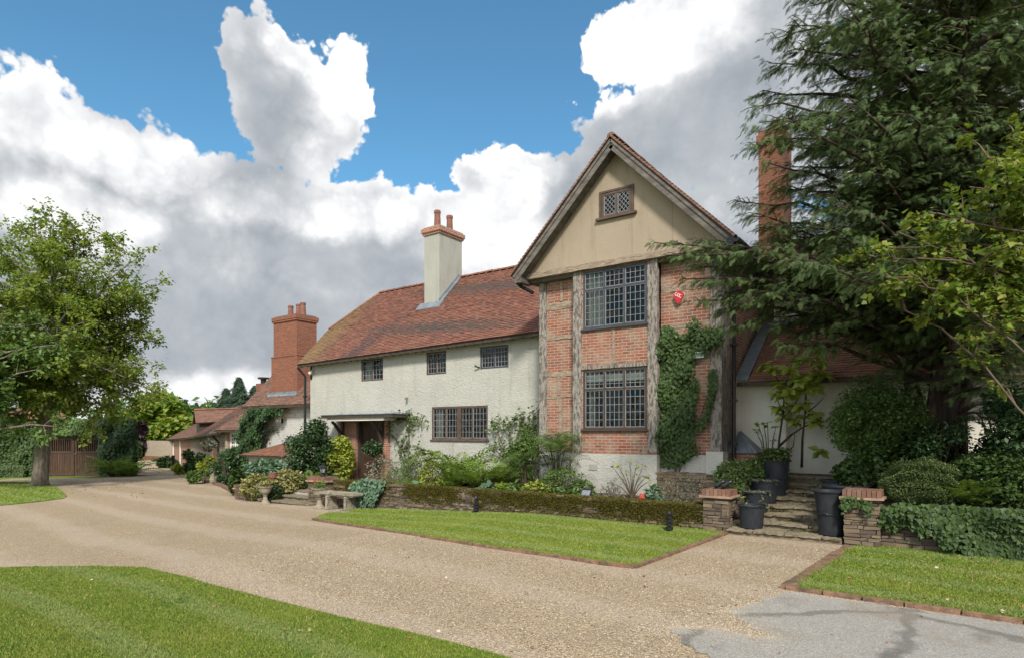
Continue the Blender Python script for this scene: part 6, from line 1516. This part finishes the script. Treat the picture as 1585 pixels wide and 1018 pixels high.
def gate_leaves(label, name, x0, x1, z0, z1, n, leaf, mat, dp=.4, y=-.1):
    r = empty(name, gl((x0 + x1) / 2, y, z0), math.atan2(SA, CA), label, 'climber')
    P = np.stack([rng.uniform(x0 - (x0 + x1) / 2, x1 - (x0 + x1) / 2, n), -rng.random(n) * dp, rng.uniform(0, z1 - z0, n) * (.86 + .14 * np.sin(rng.random(n) * 9))], 1)
    P[:, 1] *= .6 + .4 * np.sin(P[:, 0] * 3) * np.sin(P[:, 2] * 3.1); k = n
    D = np.stack([rng.normal(0, .8, k), -.4 + rng.normal(0, .3, k), -.9 + rng.normal(0, .4, k)], 1); U = np.stack([rng.normal(0, .4, k), -np.ones(k), .6 + rng.normal(0, .3, k)], 1)
    V, F = bake(LEAF_W[0], LEAF_W[1], P, D, U, leaf * rng.uniform(.55, 1.3, k)); np_mesh('foliage', V, F, M[mat], r)
    m = MB(); 
    for i in range(5): xx = rnd.uniform(x0, x1) - (x0 + x1) / 2; m.tube([(xx, -.05, 0), (xx + .2, -.06, (z1 - z0) * .5), (xx, -.06, z1 - z0)], [.03, .02, .01], 5)
    m.build('stem', M['twig'], r); return r
for o in [o for o in bpy.data.objects if o.name.startswith('creeper') and not o.children]: bpy.data.objects.remove(o)
gate_leaves('bright creeper hanging over the gate lintel', 'creeper', -.5, gw_ + .4, gh + .22, gh + 1.25, 3200, .16, 'leaf_mid')
gate_leaves('dark ivy cloaking the courtyard wall left of the gates behind the walnut trunk', 'ivy', -9, -.5, -.1, gh + 1.2, 15000, .17, 'leaf_ivy', .5)
gate_leaves('dark glossy holly-like mass right of the courtyard gates', 'ivy', gw_ + .25, gw_ + 2.35, .1, gh + 1.3, 9000, .17, 'leaf_dark', 1.0)
gate_leaves('low clipped hedge at the foot of the ivy behind the walnut trunk', 'hedge', -9, -.9, .0, .75, 6500, .08, 'leaf_box', .6, -.5)
fern('big arching fern clump at the right foot of the courtyard gates', 178, 740, gl(gw_ + 1.0, -.9, 0).y, 46, 34, spread=1.3, zb=g0.z)
fern('smaller fern at the right end of the big fern clump by the drive', 203, 739, gl(gw_ + 2.0, -1.0, 0).y, 38, 26, spread=1.3, zb=g0.z)
# far hedge
p = camw(-40.5, 66, 0); hd_ = empty('hedge', (p.x, p.y, -1.1), math.atan2(SA, CA), 'far clipped hedge at the end of the lawn left of the boundary wall', 'hedge')
n = 5000; P = np.stack([rng.uniform(-2.5, .9, n), rng.uniform(-.5, .5, n), rng.uniform(0, 2.0, n)], 1); leaf_obj('foliage', M['leaf_box'], P, .22, LEAF_W, hd_)
climber('ivy tumbling down the retaining wall right of the steps', 'ivy', [(1362, 800), (1368, 785), (1420, 778), (1500, 782), (1600, 786), (1680, 790), (1680, 880), (1600, 868), (1560, 862), (1520, 866), (1500, 862), (1490, 835), (1465, 850), (1450, 815), (1430, 822), (1400, 805), (1380, 812)], 11.84, 6800, .078, 'leaf_ivy', .26, edge=.04)
climber('small ivy sprigs on the face of the right stone pier', 'ivy', [(1300, 770), (1312, 766), (1350, 772), (1352, 785), (1345, 800), (1330, 782), (1312, 784), (1304, 795)], 11.66, 130, .06, 'leaf_ivy', .08)
# ivy carpet on the bank behind
n = 15000; X = rng.uniform(-1.0, 7, n); Y_ = rng.uniform(12.1, 14.9, n); Z = .74 + .18 * np.sin(X * 2.2) * np.sin(Y_ * 2.6) + (Y_ - 12.1) * .10 + rng.uniform(-.06, .10, n)
o = leaf_obj('ground_ivy', M['leaf_ivy'], np.stack([X, Y_, Z], 1), .075, LEAF_W, None, None, -.1, .5); tag(o, 'ivy ground cover on the bank under the yew', 'ground cover', kind='stuff')

# ------------------------------------------------------------------ shrubs and bedding
bush('big loose box bush in front of the cream wall left of the yew trunk', 1356, 580, 722, 13.9, 135, 'leaf_mid', 26000, .06, clumps=46, shell=.5, depth=1.0)
bush('tightly clipped round box ball on the ivy wall', 1424, 711, 790, 12.5, 116, 'leaf_ball', 24000, .030, shell=.88, depth=.62, droop=-.2, stems=False)
bush('ivy mound between the right pots and the box bush', 1338, 705, 765, 13.3, 90, 'leaf_ivy', 3000, .085, tmpl=LEAF_W, depth=.6)
bush('light green leafy plant behind the box ball', 1385, 688, 735, 14.0, 70, 'leaf_lime', 700, .12, tmpl=LEAF_W, depth=.5)
bush('green undergrowth shrub right of the box ball', 1530, 700, 790, 12.9, 130, 'leaf_ivy', 5200, .075, tmpl=LEAF_W, depth=.8)
bush('dark laurel at the right edge behind the ivy bank', 1560, 600, 740, 13.6, 150, 'leaf_dark', 9000, .085, depth=.8, clumps=16)
fern('fern growing beside the box ball on the ivy bank', 1500, 785, 12.3, 62, 22, zb=.7)
bush('dark undergrowth bush at the foot of the yew', 1452, 640, 735, 13.4, 90, 'leaf_dark', 4000, .065, depth=.6, clumps=14)
bush('clipped green bush behind the left stone pier', 1135, 712, 760, 13.2, 60, 'leaf_box', 3200, .06, depth=.5)
bush('leafy green bush over the pots at the top left of the steps', 1180, 706, 752, 14.1, 74, 'leaf_mid', 3600, .065, depth=.5)
bush('flat-topped clipped box at the left of the steps', 1130, 748, 775, 12.7, 52, 'leaf_box', 3200, .035, depth=.4, shell=.8)
# rhododendron in front of the cream wall
rp = Vector((xat(1212, 15.0), 15.0, .93)); rh = empty('rhododendron', rp, 0, 'leggy rhododendron with whorls of yellow-green leaves against the cream wall', 'shrub')
m = MB(); P = []; D = []
def rl(p): return Vector(p) - rp
def rpt(px, py, d=0): return at(px, py, 14.9 + d)
stems_ = [[(1204, 712), (1206, 680), (1212, 640), (1215, 600), (1222, 575)], [(1241, 722), (1242, 680), (1246, 640), (1248, 600), (1258, 570), (1270, 560)], [(1206, 690), (1225, 672), (1244, 660), (1262, 652)], [(1214, 645), (1206, 625), (1200, 610)], [(1218, 640), (1232, 622), (1240, 605)], [(1246, 640), (1262, 628), (1275, 615)], [(1212, 600), (1196, 575), (1185, 566)], [(1224, 580), (1240, 560), (1252, 552)], [(1210, 706), (1228, 690), (1230, 672)], [(1215, 640), (1225, 650), (1232, 648)]]
for s in stems_:
    q = [rl(rpt(x, y, rnd.uniform(-.2, .1))) for x, y in s]; m.tube(q, list(np.linspace(.032 if len(s) > 3 else .016, .008, len(q))), 6)
wh = [(1182, 565), (1196, 570), (1240, 590), (1222, 572), (1250, 555), (1272, 562), (1262, 575), (1200, 608), (1212, 612), (1224, 604), (1238, 605), (1248, 590), (1262, 600), (1204, 630), (1222, 628), (1214, 645), (1232, 648), (1242, 625), (1276, 580), (1268, 545), (1205, 595), (1258, 585), (1262, 652), (1270, 698), (1262, 640), (1230, 585), (1236, 556)]
for x, y in wh:
    c = rl(rpt(x, y, rnd.uniform(-.35, .15))); 
    for j in range(15):
        a = 6.28 * j / 15 + rnd.uniform(-.2, .2); P.append(tuple(c + Vector((0, 0, rnd.uniform(-.03, .03))))); D.append((math.cos(a), math.sin(a), rnd.uniform(-.95, .45)))
m.build('stem', M['bark_yew'], rh, True); k = len(P); V, F = bake(LEAF[0], LEAF[1], np.array(P), np.array(D), np.tile([0, -.35, 1.0], (k, 1)) + rng.normal(0, .4, (k, 3)), rng.uniform(.18, .30, k) * np.ones(k)); np_mesh('foliage', V, F, M['leaf_rhodo'], rh)
stems_plant('thin yellowing plant in the clay pot', 1190, 640, 705, 14.9, 46, 'leaf_yellow', 7, .12, 6, LEAF_W, zb=1.15)
# bare rose in front of the plinth
rp = at(978, 765, 13.4); br = empty('bare_shrub', (rp.x, 13.4, .4), 0, 'sparse twiggy shrub in front of the white plinth', 'shrub'); m = MB(); tl = []
for (x, y) in ((948, 722), (955, 716), (968, 728), (975, 715), (985, 718), (995, 722), (990, 738), (1002, 735), (1008, 742), (944, 745), (962, 740), (980, 732)):
    t = at(x, y, 13.4 + rnd.uniform(-.3, .3)) - br.location; m.tube([(0, 0, -.05), t * .45 + Vector((0, 0, .05)), t], [.016, .011, .005], 5); tl.append(tuple(t))
m.build('stem', M['twig'], br); leaf_obj('foliage', M['leaf_yellow'], np.repeat(np.array(tl), 9, 0) + rng.normal(0, .05, (len(tl) * 9, 3)), .075, LEAF, br)
bd = 'bedding along the foot of the house'
bush('rusty low shrub left of the twiggy shrub', 945, 748, 775, 13.0, 40, 'leaf_grey', 420, .07, LEAF_N, group=bd)
bush('straggly grey herb bush in the bed below the ivy', 1045, 732, 790, 13.1, 80, 'leaf_grey', 1500, .055, LEAF_N, depth=.6, shell=.2)
bush('dry heather-like mound right of the grey herb bush', 1082, 735, 785, 13.4, 50, 'leaf_grey', 900, .05, LEAF_N, depth=.5, shell=.2)
bush('pale sage-like plant by the red ornament', 1012, 752, 780, 12.8, 30, 'leaf_blue', 160, .10, LEAF_W)
bush('small yellow-green plant behind the left pier', 1094, 770, 790, 12.5, 22, 'leaf_lime', 90, .09, LEAF)
stems_plant('tall plant with huge pinnate leaves at the corner of the gabled wing', 862, 672, 770, 13.6, 92, 'leaf_mid', 11, .62, 10, FROND, cat='plant', zb=.4)
stems_plant('bushy blue-green plant with broad leaves left of the huge-leaved plant', 815, 690, 765, 13.3, 70, 'leaf_mid', 10, .42, 11, FROND, zb=.4)
bush('fresh green shrub at the foot of the huge-leaved plant', 870, 722, 775, 12.9, 76, 'leaf_mid', 1500, .08, LEAF, depth=.5, group=bd)
bush('low yellow-green leaves right behind the wall under the huge-leaved plant', 832, 744, 775, 12.5, 60, 'leaf_yellow', 500, .09, LEAF, depth=.3, group=bd)
bush('glossy dark shrub against the wall under the wide window', 735, 690, 770, 14.4, 52, 'leaf_dark', 1800, .085, LEAF, depth=.6, clumps=10, group=bd)
bush('green shrub half under the right climbing rose', 808, 655, 760, 14.9, 56, 'leaf_mid', 2200, .10, LEAF, depth=.4, clumps=12, group=bd)
fern('tall upright fern in front of the wide window', 710, 768, 13.6, 72, 34, group='ferns behind the garden wall', zb=.36)
fern('fern just right of the tall fern, leaning over the wall', 745, 770, 13.0, 62, 30, group='ferns behind the garden wall', zb=.36)
fern('yellowish fern low behind the wall beneath the tall fern', 700, 768, 12.6, 42, 26, group='ferns behind the garden wall', zb=.36)
fern('fern left of the blue-green plant', 775, 770, 13.4, 56, 24, group='ferns behind the garden wall', zb=.36)
bush('variegated yellow-green mound left of the ferns', 672, 712, 768, 13.2, 56, 'leaf_yellow', 1300, .085, LEAF, depth=.5, group=bd)
stems_plant('fatsia with fingered dark leaves against the white wall', 667, 692, 765, 14.2, 44, 'leaf_mid', 8, .26, 9, LEAF, zb=.36)
bush('dark feathery shrub right of the first climbing rose', 648, 715, 768, 13.9, 40, 'leaf_dark', 1100, .06, LEAF_N, group=bd)
bush('hosta clump of broad blue-green leaves at the wall top', 645, 750, 774, 12.55, 26, 'leaf_blue', 70, .22, LEAF_W, group=bd, stems=False)
bush('hosta clump in front of the low fern', 757, 752, 776, 12.5, 26, 'leaf_blue', 60, .22, LEAF_W, group=bd, stems=False)
bush('low bright plant beside the right-hand hosta', 775, 748, 775, 12.6, 36, 'leaf_lime', 300, .10, LEAF_W, group=bd)
bush('broad-leaved green plant between the hosta and the huge-leaved plant', 795, 745, 778, 12.55, 34, 'leaf_mid', 160, .17, LEAF_W, group=bd)
bush('loose rosy-green shrub right of the front door', 592, 705, 760, 14.1, 46, 'leaf_grey', 1200, .08, LEAF, depth=.6, group=bd)
bush('feathery green mound in front of the rosy shrub', 615, 722, 765, 13.4, 60, 'leaf_mid', 2200, .055, LEAF_N, depth=.5, group=bd)
bush('green herbaceous clump along the wall top below the climbing rose', 625, 740, 770, 12.8, 60, 'leaf_fern', 1200, .07, LEAF_N, depth=.4, group=bd)
bush('dark shrub under the rose on the house wall', 636, 700, 765, 14.6, 44, 'leaf_mid', 900, .08, LEAF, group=bd)
bush('soft green filler plant between the fatsia and the tall fern', 690, 735, 772, 13.8, 60, 'leaf_mid', 1800, .08, LEAF, depth=.5, group=bd)
bush('pale green feathery plant behind the wall under the right climbing rose', 790, 722, 772, 13.9, 60, 'leaf_fern', 1600, .07, LEAF_N, depth=.5, group=bd)
bush('low green mat of leaves left of the white plinth', 900, 742, 776, 13.0, 44, 'leaf_mid', 900, .075, LEAF, depth=.4, group=bd)
bush('low clipped box hedge behind the bench wall', 560, 741, 760, 13.2, 90, 'leaf_box', 3400, .045, LEAF, depth=.25, shell=.5, cat='hedge', name='hedge', zbase=.0)
climber('variegated ivy cascading over the wall right of the bench', 'ivy', [(552, 742), (570, 738), (596, 742), (597, 752), (588, 768), (580, 782), (572, 770), (566, 786), (556, 782), (550, 762)], 11.86, 900, .09, 'leaf_blue', .22)
bush('large dark evergreen shrub left of the front door', 486, 642, 752, 14.3, 72, 'leaf_dark', 15000, .105, LEAF, depth=1.0, clumps=36)
bush('yellow-green climber-like shrub between the dark evergreen and the door', 528, 668, 748, 14.7, 50, 'leaf_yellow', 2600, .12, LEAF, depth=.4, clumps=18)
fern('feathery green plant at the foot of the dark evergreen', 478, 752, 13.2, 34, 22, zb=0)
# topiary bay ball by the door
bp = Vector((xat(577, 14.9), 14.9, .05)); r = empty('bay_topiary', bp, 0, 'round bay ball on a stem standing before the front door', 'topiary')
zc = at(577, 693, 14.9).z - .05; m = MB(); m.tube([(0, 0, .2), (.02, 0, zc)], [.025, .02], 7); m.build('stem', M['twig'], r); m = MB(); m.lathe((0, 0, 0), [(.15, 0), (.20, .3), (.22, .32), (.18, .31)], 16); m.build('pot_body', M['terracotta'], r)
P, d = blob_pts(1700, (0, 0, zc), (.34, .34, .25), .6); leaf_obj('foliage', M['leaf_dark'], P, .085, LEAF, r, d * .7)
# left terrace planting
bush('mound of silvery blue-green leaves in front of the low store', 412, 712, 740, 13.6, 66, 'leaf_blue', 1500, .17, LEAF, depth=.7)
bush('cream and green variegated shrub spilling over the terrace wall', 398, 734, 770, 12.1, 46, 'leaf_variegated', 1700, .12, LEAF, depth=.5)
bush('yellow variegated shrub at the left of the front steps', 445, 727, 762, 12.6, 48, 'leaf_variegated', 1500, .12, LEAF, depth=.5)
bush('dark green clump hanging beside the left urn', 420, 748, 775, 11.9, 30, 'leaf_dark', 700, .10, LEAF, depth=.3)
bush('green bush at the left end of the terrace wall', 366, 722, 766, 12.9, 22, 'leaf_ivy', 800, .12, LEAF_W)
bush('small clipped hedge behind the front steps', 474, 738, 756, 13.6, 34, 'leaf_box', 1400, .05, cat='hedge', name='hedge')
# shrubs along the outbuildings
ogr = 'shrubs along the outbuildings'
for lab, x, yt, yb, Y, w, mt, lf in (('dark glossy shrub under the hanging basket', 307, 690, 738, 18.9, 34, 'leaf_dark', .16), ('bright lime-green shrub nearest the bollard', 291, 700, 738, 19.6, 28, 'leaf_yellow', .16),
                                 ('yellow-green rhododendron bush beside the drive', 319, 703, 732, 16.6, 34, 'leaf_yellow', .15), ('low green bush at the drive edge under the rhododendron', 316, 722, 746, 15.6, 40, 'leaf_mid', .14),
                                 ('small dark bush behind the bollard', 262, 705, 727, 24, 26, 'leaf_dark', .2), ('low dark hedge of bushes farthest along the outbuildings', 243, 708, 720, 31, 28, 'leaf_mid', .24), ('dark green bush against the window bay', 356, 694, 750, 15.8, 46, 'leaf_dark', .13)):
    bush(lab, x, yt, yb, Y, w, mt, 2400, lf, LEAF, group=ogr, depth=.9, clumps=9)
# hanging basket
p = atd(322, 691, 32.2); r = empty('hanging_basket', p, 0, 'hanging basket of trailing plants on the brick outbuilding', 'hanging basket')
m = MB(); m.lathe((0, 0, -.25), [(.1, 0), (.25, .15), (.3, .3)], 12); m.tube([(0, 0, .9), (0, 0, .05)], .012, 4); m.tube([(0, 0, .9), (.2, .35, .9)], .02, 5); m.build('basket', M['twig'], r)
P, d = blob_pts(700, (0, 0, .1), (.45, .4, .28), .5); leaf_obj('planting', M['leaf_grey'], P, .13, LEAF, r)

# ------------------------------------------------------------------ litter on lawn and drive
def litter(name, label, px_poly, n, size, mat, z=.05):
    A = [gp(*p) for p in px_poly]; lo = np.array([min(a.x for a in A), min(a.y for a in A)]); hi = np.array([max(a.x for a in A), max(a.y for a in A)])
    P = rng.uniform(lo, hi, (n * 3, 2)); P = P[inpoly(P, [(a.x, a.y) for a in A])][:n]; Z = np.interp(P[:, 0], GX, GZ) + z
    o = leaf_obj(name, M[mat], np.stack([P[:, 0], P[:, 1], Z], 1), size, LEAF_W, None, None, .1, .3); return tag(o, label, 'fallen leaves', kind='stuff')
litter('fallen_leaves', 'dry fallen leaves scattered over the gravel and asphalt', [(350, 880), (700, 850), (1200, 900), (1585, 960), (1585, 1018), (800, 1018)], 90, .04, 'fallen_leaf', .02)
litter('fallen_leaves', 'brown leaves scattered on the gravel under the walnut tree', [(75, 745), (210, 745), (230, 770), (110, 775)], 150, .07, 'fallen_leaf', .02)
litter('fallen_leaves', 'pale leaf flecks on the near lawn', [(0, 885), (240, 885), (700, 1010), (0, 1018)], 34, .035, 'fallen_leaf', .045)
litter('fallen_leaves', 'brown leaf flecks on the lawn below the ivy wall', [(1320, 852), (1230, 910), (1585, 960), (1585, 875)], 60, .04, 'fallen_leaf', .045)
PEB = ([(1, 0, 0), (0, .8, .05), (-.9, 0, 0), (0, -.75, 0), (.1, 0, .55)], [(0, 1, 4), (1, 2, 4), (2, 3, 4), (3, 0, 4)])
def pebbles(label, pts, n, smin, smax, poly=None, edge=None):
    if edge is None:
        A = [gp(*p) for p in pts]; lo = np.array([min(a.x for a in A), min(a.y for a in A)]); hi = np.array([max(a.x for a in A), max(a.y for a in A)])
        P = rng.uniform(lo, hi, (n * 2, 2)); P = P[inpoly(P, [(a.x, a.y) for a in A])]
        for q in (lawn_near, lawn_mid, lawn_right): P = P[~inpoly(P, q)]
        P = P[:n]
    else:
        A = np.array([(p.x, p.y) for p in edge]); k = rng.integers(0, len(A) - 1, n); t = rng.random((n, 1)); P = A[k] * (1 - t) + A[k + 1] * t + rng.normal(0, 1, (n, 2)) * .14 * (rng.random((n, 1)) + .1) ** 1.5 * 3
    k = len(P); Z = np.interp(P[:, 0], GX, GZ) + .004; D = np.stack([rng.normal(size=k), rng.normal(size=k), rng.normal(0, .15, k)], 1); U = np.stack([rng.normal(0, .25, k), rng.normal(0, .25, k), np.ones(k)], 1)
    V, F = bake(PEB[0], PEB[1], np.stack([P[:, 0], P[:, 1], Z], 1), D, U, rng.uniform(smin, smax, k)); tag(np_mesh('gravel', V, F, M['pebble']), label, 'gravel', kind='stuff')
pebbles('loose stones lying on the gravel drive', [(250, 885), (600, 820), (980, 890), (1130, 830), (1305, 846), (1200, 915), (1130, 945), (1040, 970), (1080, 1030), (700, 1030)], 42000, .005, .010)
pebbles('stray stones spread over the edge of the asphalt', None, 15000, .005, .009, edge=asph[:11])
pebbles('thin scatter of stones on the asphalt', [(1034, 972), (1216, 915), (1585, 968), (1585, 1030), (1110, 1030)], 2600, .004, .008)
pebbles('stones gathered along the edge of the big lawn', None, 2600, .005, .010, edge=lawn_near[2:14])
print('objects', len(bpy.data.objects))
